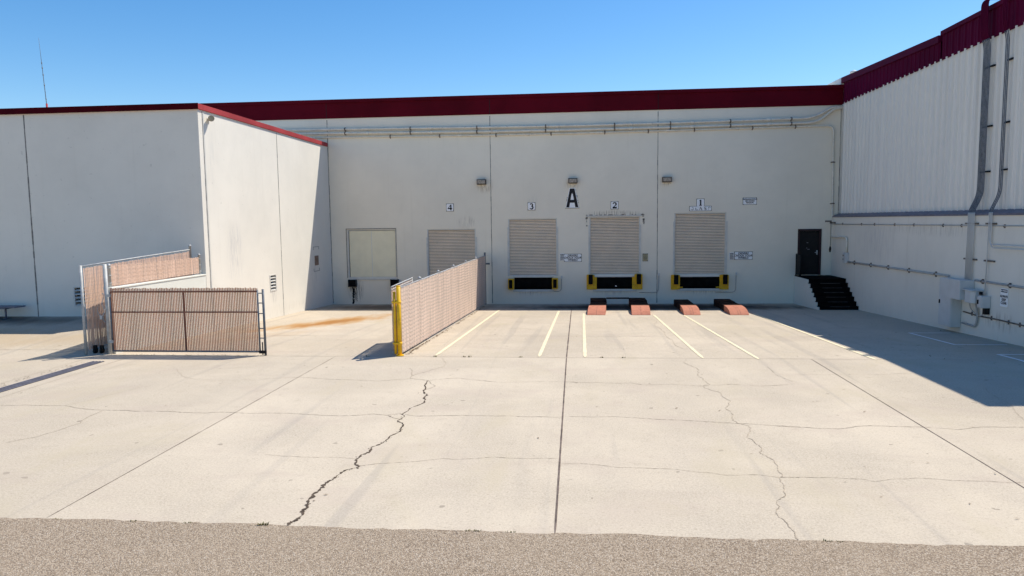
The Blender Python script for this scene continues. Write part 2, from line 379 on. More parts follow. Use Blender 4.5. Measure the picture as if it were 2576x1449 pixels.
# joints and cracks: thin dirt filled strips lying in the slab surface
def G(p, dz=.004): return Vector((p[0], p[1], ground_z(p[0], p[1])+dz))
def strip(mb, pts, width, jit=0., sub=1, mi=0, dz=.004, wvar=0.):
    P = [Vector((p[0], p[1], 0)) for p in pts]
    for _ in range(sub if jit else 0):
        Q = [P[0]]
        for a, b in zip(P, P[1:]):
            d = b-a; n = Vector((-d.y, d.x, 0)); Q += [(a+b)/2+n*rnd.uniform(-jit, jit), b]
        P = Q
    L = []; Rr = []
    for i, p in enumerate(P):
        d = (P[min(i+1, len(P)-1)]-P[max(i-1, 0)]).normalized(); n = Vector((-d.y, d.x, 0)); wd = width*.5*(max(.12, 1+rnd.gauss(0, wvar*.75)) if wvar > .5 else 1+rnd.uniform(-wvar, wvar))
        if wvar and i in (0, len(P)-1): wd *= .3
        L.append(G(p+n*wd, dz)); Rr.append(G(p-n*wd, dz))
    for i in range(len(P)-1): mb.quad([L[i], Rr[i], Rr[i+1], L[i+1]], mi)
def dense(a, b, n=24): return [(a[0]+(b[0]-a[0])*i/n, a[1]+(b[1]-a[1])*i/n) for i in range(n+1)]
def joint(a, b, wd, mat, wv=.15):
    mb = MB(); strip(mb, dense(a, b, 60), wd, wvar=wv, jit=.004, sub=0); o = mb.build('joint', mat, yard, fix=False); return o
joint((-6.12, 7.37), (-6.12, 17.2), .011, M['sealant'], .5); joint((-.27, 7.34), (-.32, 17.2), .026, M['sealant']); joint((-.32, 17.2), (-.35, 31.5), .032, M['sealant'], .3)
joint((5.42, 7.34), (5.45, 17.2), .016, M['sealant']); joint((-12.2, 17.21), (11.5, 17.2), .016, M['hair'], .5); joint((-12.1, 21.45), (11.5, 21.45), .016, M['hair'], .6)
joint((-4.3, 29.6), (6.5, 29.55), .025, M['hair'], .6); joint((-24, 17.75), (-13.1, 17.7), .014, M['hair'], .4); joint((-9, 25.5), (-4.6, 25.6), .02, M['hair'], .7)
joint((-12.35, 12.2), (-12.45, 16.6), .012, M['hair'], .4); joint((-11.35, 11.4), (-11.45, 16.9), .012, M['hair'], .4)
def C4(l): return [(628.9+x*.4576, 786.2+y*.4576) for x, y in l]
def C5(l): return [(1383.6+x*.4794, 754.7+y*.4792) for x, y in l]
def C6(l): return [(1949.7+x*.4793, 754.7+y*.4793) for x, y in l]
def C3(l): return [(x*.4576, 786.2+y*.4575) for x, y in l]
def crack(px, wd, mat, jit=.09, sub=2, wv=.6):
    pts = [atG(u, v) for u, v in px]; mb = MB(); strip(mb, pts, wd*(.66 if mat == M['hair'] else 1), jit, sub, wvar=wv)
    if mat == M['crack']:                                   # chipped edges and grit beside the open crack
        for a, b in zip(pts, pts[1:]):
            for _ in range(max(2, int((b-a).length*9))):
                q = a.lerp(b, rnd.random()); x, y = q.x+rnd.gauss(0, wd*.8), q.y+rnd.gauss(0, wd*.8); e = rnd.uniform(.004, .018); n = 5; a0 = rnd.uniform(0, 6)
                mb.quad([G((x+e*math.cos(a0+k*6.283/n)*rnd.uniform(.5, 1.2), y+e*math.sin(a0+k*6.283/n)*rnd.uniform(.5, 1.2)), .0045) for k in range(n)])
    mb.build('crack', mat, yard, fix=False)
main = C4([(205, 1170), (220, 1155), (265, 1135), (290, 1100), (320, 1070), (320, 1045), (350, 1010), (345, 1000), (385, 970), (415, 940), (455, 920), (500, 885), (520, 870), (585, 855), (600, 845), (578, 835), (580, 810), (605, 785), (660, 765), (665, 745), (735, 715), (765, 690), (770, 680), (830, 650), (840, 625), (810, 595)])
crack(main[:10], .032, M['crack'], .14, 3, .8); crack(main[9:20], .026, M['crack'], .14, 3, .8); crack(main[19:], .021, M['crack'], .12, 3, .7)
crack(C4([(810, 595), (850, 572), (835, 560), (895, 520), (960, 485), (955, 470), (975, 455), (955, 435), (965, 420), (960, 400), (980, 375)]), .024, M['crack'], .12, 2)
for l, wd in (([(980, 375), (1020, 405), (965, 425)], .018), ([(980, 375), (880, 362), (888, 350), (875, 305)], .018), ([(890, 348), (960, 328), (1060, 300), (1078, 280), (1060, 250)], .014),
        ([(0, 555), (200, 553), (350, 562), (500, 568), (680, 558), (750, 565), (835, 555)], .017), ([(850, 560), (920, 570), (1060, 567), (1160, 565), (1300, 568), (1500, 573), (1720, 578)], .017),
        ([(0, 372), (280, 355), (450, 368), (700, 378), (880, 365)], .014), ([(980, 375), (1150, 360), (1380, 385), (1600, 380), (1787, 382)], .013), ([(760, 565), (790, 580), (840, 590)], .014),
        ([(600, 845), (720, 830), (950, 815), (1060, 803), (1130, 808), (1320, 795), (1700, 803)], .011), ([(80, 780), (300, 795), (450, 795), (590, 805)], .009)):
    crack(C4(l), wd, M['hair'], .05, 4)
crack(C5([(710, 310), (740, 345), (775, 375), (785, 405), (810, 425), (840, 445), (805, 450), (850, 475), (900, 490), (920, 515), (945, 530), (940, 550), (920, 565), (950, 590), (955, 620), (985, 648), (1040, 660), (1050, 685), (1030, 720), (1075, 750), (1100, 765), (1100, 800), (1140, 825), (1185, 860), (1195, 890), (1220, 920), (1205, 935), (1225, 970), (1235, 1020), (1210, 1045), (1190, 1060), (1205, 1085), (1190, 1100), (1200, 1140), (1250, 1180), (1285, 1220), (1305, 1260)]), .016, M['hair'], .13, 3)
for l, wd in (([(80, 430), (250, 433), (340, 437), (420, 435), (480, 445), (640, 443), (800, 452), (950, 442), (1100, 452), (1280, 440)], .014),
        ([(100, 612), (340, 612), (500, 622), (700, 632), (840, 640), (980, 648), (1150, 658), (1312, 665)], .016),
        ([(60, 860), (180, 860), (340, 878), (420, 880), (650, 888), (740, 900), (850, 908), (930, 920), (1100, 918), (1200, 930), (1312, 932)], .010),
        ([(470, 90), (560, 110), (600, 180), (660, 240), (710, 260)], .02), ([(1140, 350), (1200, 400), (1280, 430)], .012)):
    crack(C5(l), wd, M['hair'], .05, 4)
for l, wd in (([(0, 662), (120, 668), (230, 675), (330, 677), (420, 665), (500, 660), (640, 664), (780, 668), (950, 680), (1050, 668), (1200, 668), (1307, 668)], .017),
        ([(0, 932), (200, 932), (450, 940), (530, 955), (620, 940), (760, 935), (900, 945), (1040, 950), (1200, 957), (1307, 960)], .010), ([(1090, 450), (1130, 490), (1200, 530), (1250, 560), (1275, 600), (1307, 630)], .013),
        ([(100, 390), (400, 390), (560, 392), (720, 385)], .012)):
    crack(C6(l), wd, M['hair'], .05, 4)
for l, wd in (([(0, 512), (160, 508), (270, 513), (360, 512), (420, 525), (480, 532), (560, 537), (750, 543), (950, 545), (1000, 550), (1130, 553), (1200, 548), (1380, 556)], .018),
        ([(30, 718), (110, 700), (210, 682), (300, 655), (440, 610), (475, 580), (560, 540)], .013), ([(970, 310), (1000, 350), (1090, 370), (1250, 373), (1380, 368)], .011), ([(360, 510), (500, 480), (770, 410)], .008)):
    crack(C3(l), wd, M['hair'], .05, 4)

# painted lines: a sheet above the slab, edges worn
GL = 'faded bay lines painted on the apron'
def paint_line(pts, wd, mat, label, group, name='painted_line'):
    mb = MB(); P = []
    for a, b in zip(pts, pts[1:]): P += dense(a, b, 40)
    strip(mb, P, wd, 0, 0, dz=.008, wvar=.10); o = mb.build(name, mat, fix=False); return tag(o, label, 'line marking', group)
for a, b, lab in (((-3.47, 30.6), (-3.6, 17.4), 'pale yellow bay line running beside the slatted fence'), ((-.87, 30.1), (-1., 17.3), 'pale yellow bay line just left of the brown sealed joint'),
        ((.17, 28.9), (.13, 17.25), 'pale yellow bay line just right of the brown sealed joint'), ((2.92, 28.4), (2.95, 17.2), 'pale yellow bay line ending at the second salmon ramp from the left'),
        ((4.08, 28.2), (4.23, 17.1), 'pale yellow bay line ending at the third salmon ramp from the left'), ((6.90, 29.2), (6.9, 17.1), 'pale yellow bay line along the edge of the big building shadow')):
    paint_line([a, b], .088, M['yellowline'], lab, GL)
paint_line([(11.2, 22.45), (9.98, 22.45), (9.98, 19.8), (11.3, 19.8)], .09, M['whiteline'], 'white keep clear box outline on the shaded ground under the electrical cabinets', 'white box outlines by the side wall')
paint_line([(11.4, 18.05), (10.1, 18.05), (10.1, 15.5), (11.4, 15.5)], .09, M['whiteline'], 'white box outline on shaded ground at the right edge of the picture', 'white box outlines by the side wall')

# ------------------------------------------------------------------ warehouse (back)
WX0, WX1, WZ1 = -40., 11.86, 9.26
P = lambda u, v: atY(u, v, 34.)
wh = thing('warehouse', (-1, 34, -.66), 'long off white concrete warehouse with maroon top band and numbered loading docks', 'warehouse')
wplace = lambda a, z, d: (a, 34+d, z)
D1 = (4.43, 6.81, .72, 3.62); D2 = (.48, 2.85, .73, 3.49); D3 = (-3.38, -1.05, .70, 3.45); D4 = (-7.33, -4.96, .68, 3.0)
INF = (-11.31, -8.89, .66, 3.02); SD = (10.07, 11.06, .69, 2.78)
PITS = [(4.62, 6.62, .07, .62), (.70, 2.64, .06, .63), (-3.12, -1.28, .05, .63)]
mb = MB(); grid_wall(mb, WX0, WX1, -1.2, 8.36, [D1, D2, D3, D4, INF, SD]+PITS, .22, wplace)
mb.quad([(WX0, 34.0, 8.36), (WX1, 34.0, 8.36), (WX1, 34.0, WZ1-.02), (WX0, 34.0, WZ1-.02)])
mb.box(WX0, WX1, 34.9, 60, -1.2, WZ1-.05)          # the building's mass behind the wall
for h in PITS: pass
wall = mb.build('wall', M['wall'], wh, fix=False)
mb = MB(); mb.box(WX0, WX1, 34.001, 34.89, WZ1-.3, WZ1-.06); mb.build('roof', M['roof'], wh)
mb = MB(); mb.box(WX0, WX1, 33.965, 33.998, 8.37, 9.10); mb.build('fascia_band', M['maroon'], wh)
mb = MB(); mb.box(WX0, WX1, 33.90, 34.25, 9.102, WZ1); mb.build('roof_cap', M['maroon'], wh, .008)
for xj, z1 in ((-12.12, 9.1), (-4.19, 9.1), (3.65, 9.1), (11.80, 8.36)):       # panel joints
    mb = MB()
    n = 40; prev = None
    for i in range(n):
        z0 = -.6+(8.3+.6)*i/n; zz = -.6+(8.3+.6)*(i+1)/n; wd = .014*(1+rnd.uniform(-.3, .3)); dx = rnd.uniform(-.004, .004)
        mb.box(xj-wd+dx, xj+wd+dx, 33.996, 34.01, z0, zz)
    mb.build('panel_joint', M['joint'], wh)
    if z1 > 9: mb = MB(); mb.box(xj-.012, xj+.012, 33.961, 33.97, 8.371, 9.1); mb.build('fascia_joint', M['black'], wh)

def roller_door(h, name, lab, hood=True):
    x0, x1, z0, z1 = h
    d = bpy.data.objects.new('roller_door', None); COL.objects.link(d); d.parent = wh; d.location = Vector(((x0+x1)/2, 34, z0))-parent_origin(wh); d['label'] = lab
    mb = MB(); n = int(round((z1-z0)/.072)); ph = (z1-z0)/n
    prof = [(0, .02), (.12, .0), (.5, -.014), (.80, -.004), (.83, .026), (1., .026)]          # curved slat, shadow groove below its nose
    for i in range(n):
        for (t0, d0), (t1, d1) in zip(prof, prof[1:]):
            za, zb = z1-ph*(i+t0), z1-ph*(i+t1)
            mb.quad([(x0+.05, 34.075+d0, za), (x1-.05, 34.075+d0, za), (x1-.05, 34.075+d1, zb), (x0+.05, 34.075+d1, zb)], 1 if t0 >= .80 else 0)
    mb.build('curtain', [M['door'], M['darkgap']], d, fix=False)
    mb = MB(); mb.box(x0+.05, x1-.05, 34.045, 34.10, z0-.01, z0+.05); mb.build('bottom_bar', M['frame'], d)
    mb = MB()
    for sx, xx in ((1, x0), (-1, x1)):
        mb.box(xx-sx*.05, xx+sx*.015, 33.975, 34.0, z0, z1-.4); mb.box(xx, xx+sx*.055, 34.02, 34.2, z0, z1)
    mb.box(x0+.056, x1-.056, 34.03, 34.2, z1-.05, z1)
    mb.build('frame', M['frame'], d)
roller_door(D4, 'd', 'shutter whose lower part is hidden by the fence'); roller_door(D3, 'd', 'shutter below the sign 3'); roller_door(D2, 'd', 'shutter with peeling paint along its head'); roller_door(D1, 'd', 'tallest shutter, below the sign reading GLASS')
mb = MB(); mb.box(D2[0]-.15, D2[1]+.1, 33.96, 33.995, D2[3]+.005, D2[3]+.06); 
for i in range(26):
    xx = rnd.uniform(D2[0]-.2, D2[1]+.15); mb.box(xx, xx+rnd.uniform(.03, .15), 33.985, 33.997, D2[3]+.062, D2[3]+.07+rnd.uniform(0, .05), 1)
for xx in (D2[0]-.19, D2[1]+.1):
    for i in range(7):
        z = D2[3]-rnd.uniform(0, .45); mb.box(xx+rnd.uniform(0, .05), xx+rnd.uniform(.06, .12), 33.985, 33.997, z, z+rnd.uniform(.03, .1), 1)
mb.build('door_head', [M['frame'], paint('flaked_paint', (.30, .27, .24), .9, .4, 20)], wh)
# filled-in opening at the left bay
pn = bpy.data.objects.new('infill_door', None); COL.objects.link(pn); pn.parent = wh; pn.location = Vector((-10.1, 34, .66))-parent_origin(wh)
x0, x1, z0, z1 = INF
mb = MB(); mb.box(x0+.10, (x0+x1)/2-.012, 34.035, 34.14, z0+.04, z1-.07); mb.box((x0+x1)/2+.012, x1-.04, 34.035, 34.14, z0+.04, z1-.07); mb.box((x0+x1)/2-.011, (x0+x1)/2+.011, 34.028, 34.13, z0+.04, z1-.07, 1); mb.build('panel', [M['infill'], M['steel_white']], pn)
mb = MB(); mb.box(x0, x0+.06, 34.03, 34.2, z0, z1); mb.box(x1-.03, x1, 34.03, 34.2, z0, z1); mb.box(x0+.061, x1-.031, 34.03, 34.2, z1-.05, z1); mb.box(x0+.061, x1-.031, 34.02, 34.2, z0, z0+.035)
mb.box(x0-.05, x0-.02, 33.98, 34.0, z0, z1+.05, 1); mb.box(x0-.02, x1+.03, 33.98, 34.0, z1+.02, z1+.05, 1); mb.box(x1+.012, x1+.03, 33.98, 34.0, z0, z1+.02, 1); mb.box(x0+.05, x1+.05, 33.95, 34., z0-.09, z0-.03, 0)
mb.build('frame', [M['frame'], M['joint']], pn)
# staff door
dr = bpy.data.objects.new('steel_door', None); COL.objects.link(dr); dr.parent = wh; dr.location = Vector((10.56, 34, .69))-parent_origin(wh)
x0, x1, z0, z1 = SD
mb = MB(); mb.box(x0+.06, x1-.06, 34.06, 34.11, z0+.01, z1-.06); mb.build('leaf', M['black'], dr)
mb = MB(); mb.box(x0-.03, x0+.055, 33.97, 34.2, z0, z1+.03); mb.box(x1-.055, x1+.03, 33.97, 34.2, z0, z1+.03); mb.box(x0+.056, x1-.056, 33.97, 34.2, z1-.055, z1+.03); mb.build('frame', paint('dark_frame', (.035, .016, .018), .6, .2, 4), dr)
mb = MB(); mb.tube([(x1-.13, 34.06, 1.72), (x1-.13, 34.0, 1.72), (x1-.24, 34.0, 1.72)], .018); mb.box(x1-.16, x1-.10, 34.05, 34.062, 1.62, 1.82); mb.build('handle', M['galv'], dr)
M['paper'] = paint('notice_paper', (.22, .22, .24), .6, .3, 20)
for a, b, c_, d_ in ((10.46, 10.53, 2.16, 2.185), (10.44, 10.50, 1.92, 1.94), (10.50, 10.60, 1.86, 1.88)): mb = MB(); mb.box(a, b, 34.052, 34.058, c_, d_); mb.build('notice', M['paper'], dr)
# leveler pits
for i, (x0, x1, z0, z1) in enumerate(PITS):
    pt = bpy.data.objects.new('leveler_pit', None); COL.objects.link(pt); pt.parent = wh; pt.location = Vector(((x0+x1)/2, 34, z0))-parent_origin(wh)
    mb = MB(); mb.box(x0, x1, 34.215, 34.23, z0, z1); mb.box(x0, x0+.008, 34.004, 34.21, z0+.002, z1-.002); mb.box(x1-.008, x1, 34.004, 34.21, z0+.002, z1-.002); mb.box(x0+.02, x1-.02, 34.02, 34.21, z0+.003, z0+.03); mb.build('pit_lining', M['pit'], pt)
    mb = MB(); mb.box(x0+.03, x1-.03, 34.02, 34.06, z0+.12, z1-.03); mb.box(x0+.03, x1-.03, 34.0, 34.05, z1-.028, z1-.004); mb.build('lip_plate', M['pit'], pt)
    mb = MB(); mb.box(x0-.06, x1+.06, 33.94, 33.998, z0-.10, z0-.03); mb.box(x0-.06, x1+.06, 33.95, 33.997, z1+.01, z1+.05); mb.build('sill', M['frame'], pt)
    if i == 0:
        for xa, xb in ((x0+.02, x0+.22), (x1-.25, x1-.02)): mb = MB(); mb.box(xa, xb, 33.92, 34.02, z0+.05, z0+.09); mb.build('lip_support', M['yellow'], pt)
    if i == 1:
        mb = MB(); mb.prism([(1.68, 33.98, .2), (1.75, 33.98, .18), (1.78, 33.98, .21), (1.70, 33.98, .235)], (0, .02, 0)); mb.build('torn_tag', M['signwhite'], pt)

# ------------------------------------------------------------------ dock bumpers
GB = 'dock bumpers beside the loading doors'
def bumper(x, z0, z1, w, pad, lab, ear=0):
    b = thing('dock_bumper', (x, 33.9, z0), lab, 'dock bumper', GB)
    mb = MB(); mb.box(x-w/2, x+w/2, 33.93, 33.998, z0, z1-.03)
    if pad == 'block': mb.box(x-w/2+.02, x+w/2-.02, 33.70, 33.93, z1-.07, z1-.02); mb.box(x-w/2+.02, x+w/2-.02, 33.70, 33.93, z0+.02, z0+.07); mb.box(x-w/2+.02, x-w/2+.06, 33.70, 33.93, z0+.07, z1-.07); mb.box(x+w/2-.06, x+w/2-.02, 33.70, 33.93, z0+.07, z1-.07)
    else:
        mb.box(x-w*.30, x+w*.30, 33.74, 33.93, z0+.26, z1); mb.box(x-w*.44, x+w*.1, 33.86, 33.93, z1-.13, z1-.005)
        if ear: mb.box(x+ear*w*.5, x+ear*(w*.5+.10), 33.95, 33.997, z0, z1-.12)
    mb.build('bracket', M['yellow'], b, .006)
    mb = MB()
    if pad == 'block': mb.box(x-w/2+.065, x+w/2-.065, 33.66, 33.92, z0+.075, z1-.075)
    else: mb.box(x-.10, x+.10, 33.64, 33.735, z0+.27, z1+.0)
    mb.build('rubber_pad', M['rubber'], b, .01)
    for (dx, dz) in ((-.4, .06), (.4, .06), (-.4, .2), (.38, .2)): mb = MB(); mb.tube([(x+dx*w, 33.925, z0+dz), (x+dx*w, 33.90, z0+dz)], .014, 6); mb.build('bolt', M['clamp'], b)
bumper(-3.27, .06, .61, .29, 'block', 'yellow framed bumper with black square pad left of shutter 3'); bumper(-1.16, .08, .63, .29, 'block', 'yellow framed bumper with black square pad right of shutter 3')
bumper(.53, .05, .77, .38, 'pad', 'yellow bumper plate with tall black pad left of shutter 2', 1); bumper(2.78, .05, .79, .38, 'pad', 'yellow bumper plate with tall black pad right of shutter 2', -1)
bumper(4.50, .03, .74, .42, 'pad', 'yellow bumper plate with rusty bolts left of shutter 1'); bumper(6.74, .03, .74, .42, 'pad', 'yellow bumper plate with tall black pad right of shutter 1')
GBL = 'black bumpers under the filled in door'
for x, lab in ((-11.09, 'black rubber bumper with long tar streak under the blank panel, left one'), (-8.98, 'black rubber bumper behind the yellow post under the blank panel')):
    b = thing('dock_bumper', (x, 33.9, .2), lab, 'dock bumper', GBL)
    mb = MB()
    for k in range(6): mb.box(x-.17, x+.17, 33.78+rnd.uniform(-.006, .006), 33.97, .235+k*.056, .235+k*.056+.053)
    mb.build('rubber_pad', M['rubber'], b, .006)
    for xa in (x-.19, x+.172): mb = MB(); mb.box(xa, xa+.018, 33.80, 33.998, .22, .58); mb.build('steel_cheek', M['black'], b)
mb = MB()                                                   # tar run below the left bumper
for (xa, wd, z0) in ((-11.14, .12, -.63), (-11.03, .05, -.2), (-10.93, .03, -.5), (-9.04, .03, -.3), (-8.9, .04, -.45)):
    mb = MB(); n = 18
    for i in range(n):
        za = .2-(.2-z0)*i/n; zb = .2-(.2-z0)*(i+1)/n; wa = wd*rnd.uniform(.4, 1.); o_ = rnd.uniform(-.02, .02)
        mb.quad([(xa+o_, 33.996, za), (xa+o_+wa, 33.996, za), (xa+o_+wa, 33.996, zb), (xa+o_, 33.996, zb)])
    mb.build('tar_streak', M['rubber'], wh, fix=False)

# ------------------------------------------------------------------ signs and writing
def text_mesh(txt, size, bold=0., shear=0., space=1., line=1., align='CENTER'):
    c = bpy.data.curves.new('lettering', 'FONT'); c.body = txt; c.size = size; c.align_x = align; c.align_y = 'CENTER'; c.offset = bold; c.shear = shear; c.space_character = space; c.space_line = line; c.extrude = .002
    o = bpy.data.objects.new('tmp', c); COL.objects.link(o); dg = bpy.context.evaluated_depsgraph_get()
    me = bpy.data.meshes.new_from_object(o.evaluated_get(dg)); bpy.data.objects.remove(o); bpy.data.curves.remove(c); return me
def lettering(parent, txt, pos, size, mat, axis='y', bold=0., shear=0., space=1., line=1., sx=1.):
    me = text_mesh(txt, size, bold, shear, space, line); me.materials.clear(); me.materials.append(mat)
    o = bpy.data.objects.new('lettering', me); COL.objects.link(o); o.parent = parent; o.location = Vector(pos)-parent_origin(parent)
    o.rotation_euler = (R(90), 0, 0) if axis == 'y' else (R(90), 0, R(-90)); o.scale = (sx, 1, 1); return o
def sign(name, x, z, w, h, lab, cat='sign', group=None, mat='signwhite', border=True):
    sg = thing(name, (x, 33.98, z-h/2), lab, cat, group)
    mb = MB(); c = min(.03, h*.12); pl = [(x-w/2+c, z-h/2), (x+w/2-c, z-h/2), (x+w/2, z-h/2+c), (x+w/2, z+h/2-c), (x+w/2-c, z+h/2), (x-w/2+c, z+h/2), (x-w/2, z+h/2-c), (x-w/2, z-h/2+c)]
    mb.prism([(a, 33.975, b) for a, b in pl], (0, .022, 0)); mb.build('plate', M[mat], sg)
    if border:
        mb = MB(); mb.box(x-w/2-.014, x+w/2+.014, 33.984, 33.996, z-h/2-.014, z+h/2+.014); mb.build('backing', M['darkgap'], sg)
    return sg
def strokes(parent, lines, x, z, sx, sz, mat, y=33.968):
    """letters drawn as broad-pen strokes: [(width, [(x,z),...])]"""
    mb = MB()
    for wd, pts in lines:
        pts = [Vector((x+a*sx, 0, z+b*sz)) for a, b in pts]
        for i, (a, b) in enumerate(zip(pts, pts[1:])):
            d = (b-a).normalized(); n = Vector((-d.z, 0, d.x))*wd*.5; e = d*wd*.18
            y0 = y-.0006*(i % 3)
            mb.prism([(a+n-e)+Vector((0, y0, 0)), (b+n+e)+Vector((0, y0, 0)), (b-n+e)+Vector((0, y0, 0)), (a-n-e)+Vector((0, y0, 0))], (0, .004, 0))
    return mb.build('lettering', mat, parent)
def arc(cx, cz, rx, rz, a0, a1, n=9): return [(cx+rx*math.cos(R(a0+(a1-a0)*i/n)), cz+rz*math.sin(R(a0+(a1-a0)*i/n))) for i in range(n+1)]
GN = 'white dock number signs'
DIG = {
 '4': [(.055, [(.18, .5), (.18, -.5)]), (.022, [(.14, .48), (-.34, -.14)]), (.05, [(-.36, -.2), (.38, -.2)])],
 '3': [(.05, arc(-.02, .25, .24, .23, 150, 10)), (.055, arc(-.02, .25, .24, .24, 10, -80)), (.058, arc(-.02, -.23, .29, .27, 80, -90)), (.04, arc(-.02, -.23, .29, .27, -90, -150))],
 '2': [(.045, arc(0, .22, .27, .28, 165, 60)), (.06, arc(0, .22, .27, .28, 60, -30)), (.035, [(.22, .08), (-.28, -.42)]), (.075, [(-.3, -.45), (.32, -.45)]), (.03, [(.32, -.45), (.36, -.28)])],
 '1': [(.062, [(.02, .5), (.02, -.48)]), (.03, [(.0, .5), (-.18, .36)]), (.03, [(-.2, -.49), (.24, -.49)])]}
for d, u, v, extra in (('4', 1132, 522, 'upright white plate with black numeral 4 at the half hidden shutter'), ('3', 1337, 519, 'upright white plate with black numeral 3 above a shutter'), ('2', 1546, 516.5, 'upright white plate with black numeral 2 above the peeling shutter'), ('1', 1762, 510, 'upright white plate with black numeral 1 standing on the worn GLASS sign')):
    p = P(u, v); sg = sign('number_sign', p.x, p.z, .335, .345, extra, 'sign', GN); strokes(sg, DIG[d], p.x, p.z, .26, .25, M['ink'])
# big letter A on its own cut-out plate
c = P(1439.5, 498); A = thing('letter_sign', (c.x, 33.98, c.z-.45), 'large black letter A on a white tapered plate under a wall lamp', 'sign')
hw, hh, tw = .315, .465, .135
mb = MB(); mb.prism([(c.x+a, 33.975, c.z+b) for a, b in ((-hw, -hh), (hw, -hh), (tw, hh), (-tw, hh))], (0, .022, 0)); plate_mb = mb
mb = MB(); y = 33.965
def apoly(l): mb.prism([(c.x+a, y, c.z+b) for a, b in l], (0, .008, 0))
apoly([(-.285, -.44), (-.145, -.44), (-.02, .26), (-.02, .44), (-.105, .44)]); apoly([(.145, -.44), (.285, -.44), (.105, .44), (.02, .44), (.02, .26)])
apoly([(-.0199, .20), (.0199, .20), (.0199, .44), (-.0199, .44)]); apoly([(-.118, -.22), (.118, -.22), (.094, -.09), (-.094, -.09)]); mb.build('lettering', M['ink'], A)
mb = plate_mb
for k in range(11):
    t = rnd.uniform(-1, 1); sgn = rnd.choice((-1, 1)); xx = sgn*(hw+(tw-hw)*(t+1)/2+.015); mb.box(c.x+xx-.01, c.x+xx+.01, 33.984, 33.996, c.z+t*hh-.02, c.z+t*hh+.02, 1)
mb.box(c.x-hw-.02, c.x+hw+.02, 33.986, 33.997, c.z-hh-.02, c.z-hh-.002, 1); mb.build('plate', [M['signwhite'], M['darkgap']], A)
# GLASS with half of its letters flaked away
p = P(1762, 524.5); sg = sign('word_sign', p.x, p.z, .98, .20, 'wide white sign with half worn letters GLASS over shutter 1', 'sign')
GL5 = [(.014, arc(-.38, 0, .055, .06, 60, 100, 4)), (.02, arc(-.38, 0, .055, .06, 215, 300, 5)), (.022, [(-.335, -.005), (-.335, -.05)]), (.02, [(-.345, .05), (-.33, .02)]),
    (.024, [(-.215, .03), (-.215, -.06)]), (.014, [(-.22, -.06), (-.14, -.06), (-.13, -.035)]), (.012, [(-.05, -.06), (0, .065)]), (.026, [(.0, .065), (.06, -.06)]), (.012, [(-.03, -.015), (.04, -.015)]), (.012, [(-.07, -.06), (-.03, -.06)]), (.012, [(.03, -.06), (.09, -.06)]),
    (.016, arc(.22, .03, .042, .03, 30, 200, 6)), (.028, [(.185, .012), (.255, -.025)]), (.018, arc(.22, -.035, .042, .03, 20, -150, 6)), (.016, arc(.40, .02, .05, .045, 40, 150, 5)), (.02, [(.36, .03), (.38, .0)]), (.018, [(.435, .05), (.44, .025)]), (.016, [(.36, -.06), (.375, -.045)])]
strokes(sg, GL5, p.x, p.z, 1, 1.05, M['ink'])
p = P(1886, 506); sg = sign('notice_sign', p.x, p.z, .60, .30, 'small white shipping and receiving notice high on the wall right of shutter 1', 'sign'); lettering(sg, 'SHIPPING/RECEIVING\nDRY GOODS/\nFEDEX/UPS', (p.x, 33.97, p.z+.005), .084, M['ink'], bold=.002, line=.95, sx=.83)
GD = 'white drivers chock your wheels signs'
for u, v, lab in ((1441, 648.5, 'white sign DRIVERS CHOCK YOUR WHEELS between shutters 3 and 2'), (1870, 643, 'white sign DRIVERS CHOCK YOUR WHEELS right of shutter 1')):
    p = P(u, v); sg = sign('chock_sign', p.x, p.z, .80, .35, lab, 'sign', GD); lettering(sg, 'DRIVERS\nCHOCK YOUR\nWHEELS', (p.x-.02, 33.97, p.z+.0), .128, M['ink'], bold=.003, shear=.28, line=.82, sx=.98)
GW = 'small printed placards beside the shutters'
for u, v, mt, lab in ((1414, 647, 'signwhite', 'small white printed placard touching the chock sign by shutter 3'), (1623, 647.5, 'signyellow', 'small yellowed printed placard right of shutter 2'), (1840, 644.5, 'signwhite', 'small white printed placard touching the chock sign by shutter 1')):
    p = P(u, v); sg = sign('placard', p.x, p.z, .215, .335, lab, 'sign', GW, mt, border=(mt == 'signyellow'))
    mb = MB(); z = p.z+.145
    for k in range(8):
        h = .034 if k in (0, 4) else .02
        x = p.x-.085
        while x < p.x+.07:
            ww = rnd.uniform(.02, .05); mb.box(x, min(x+ww, p.x+.09), 33.969, 33.976, z-h, z); x += ww+.009
        z -= h+.015
    mb.build('lettering', M['ink'], sg)
# NO PARKING sign on the side wall
SX = 11.54
p1, p2 = atX(2519, 729, SX), atX(2536, 769, SX); yc, zc = (p1.y+p2.y)/2, (p1.z+p2.z)/2; hw = abs(p1.y-p2.y)/2*.98; hh = .25
ns = thing('parking_sign', (SX-.01, yc, zc-hh), 'white ALWAYS KEEP CLEAR sign on the side wall right of the cabinets', 'sign')
mb = MB(); cc = .025; mb.prism([(SX-.02, yc+a, zc+b) for a, b in ((-hw+cc, -hh), (hw-cc, -hh), (hw, -hh+cc), (hw, hh-cc), (hw-cc, hh), (-hw+cc, hh), (-hw, hh-cc), (-hw, -hh+cc))], (.017, 0, 0)); mb.build('plate', M['signwhite'], ns)
mb = MB(); mb.box(SX-.025, SX-.019, yc-hw+.025, yc+hw-.025, zc+hh-.105, zc+hh-.025); mb.build('header_band', M['ink'], ns)
lettering(ns, 'NO PARKING', (SX-.0275, yc, zc+hh-.065), .058, M['signwhite'], 'x', bold=.001, sx=.80)
lettering(ns, 'ALWAYS\nKEEP\nCLEAR', (SX-.023, yc, zc-.06), .098, M['ink'], 'x', bold=.002, line=.92, sx=.90)

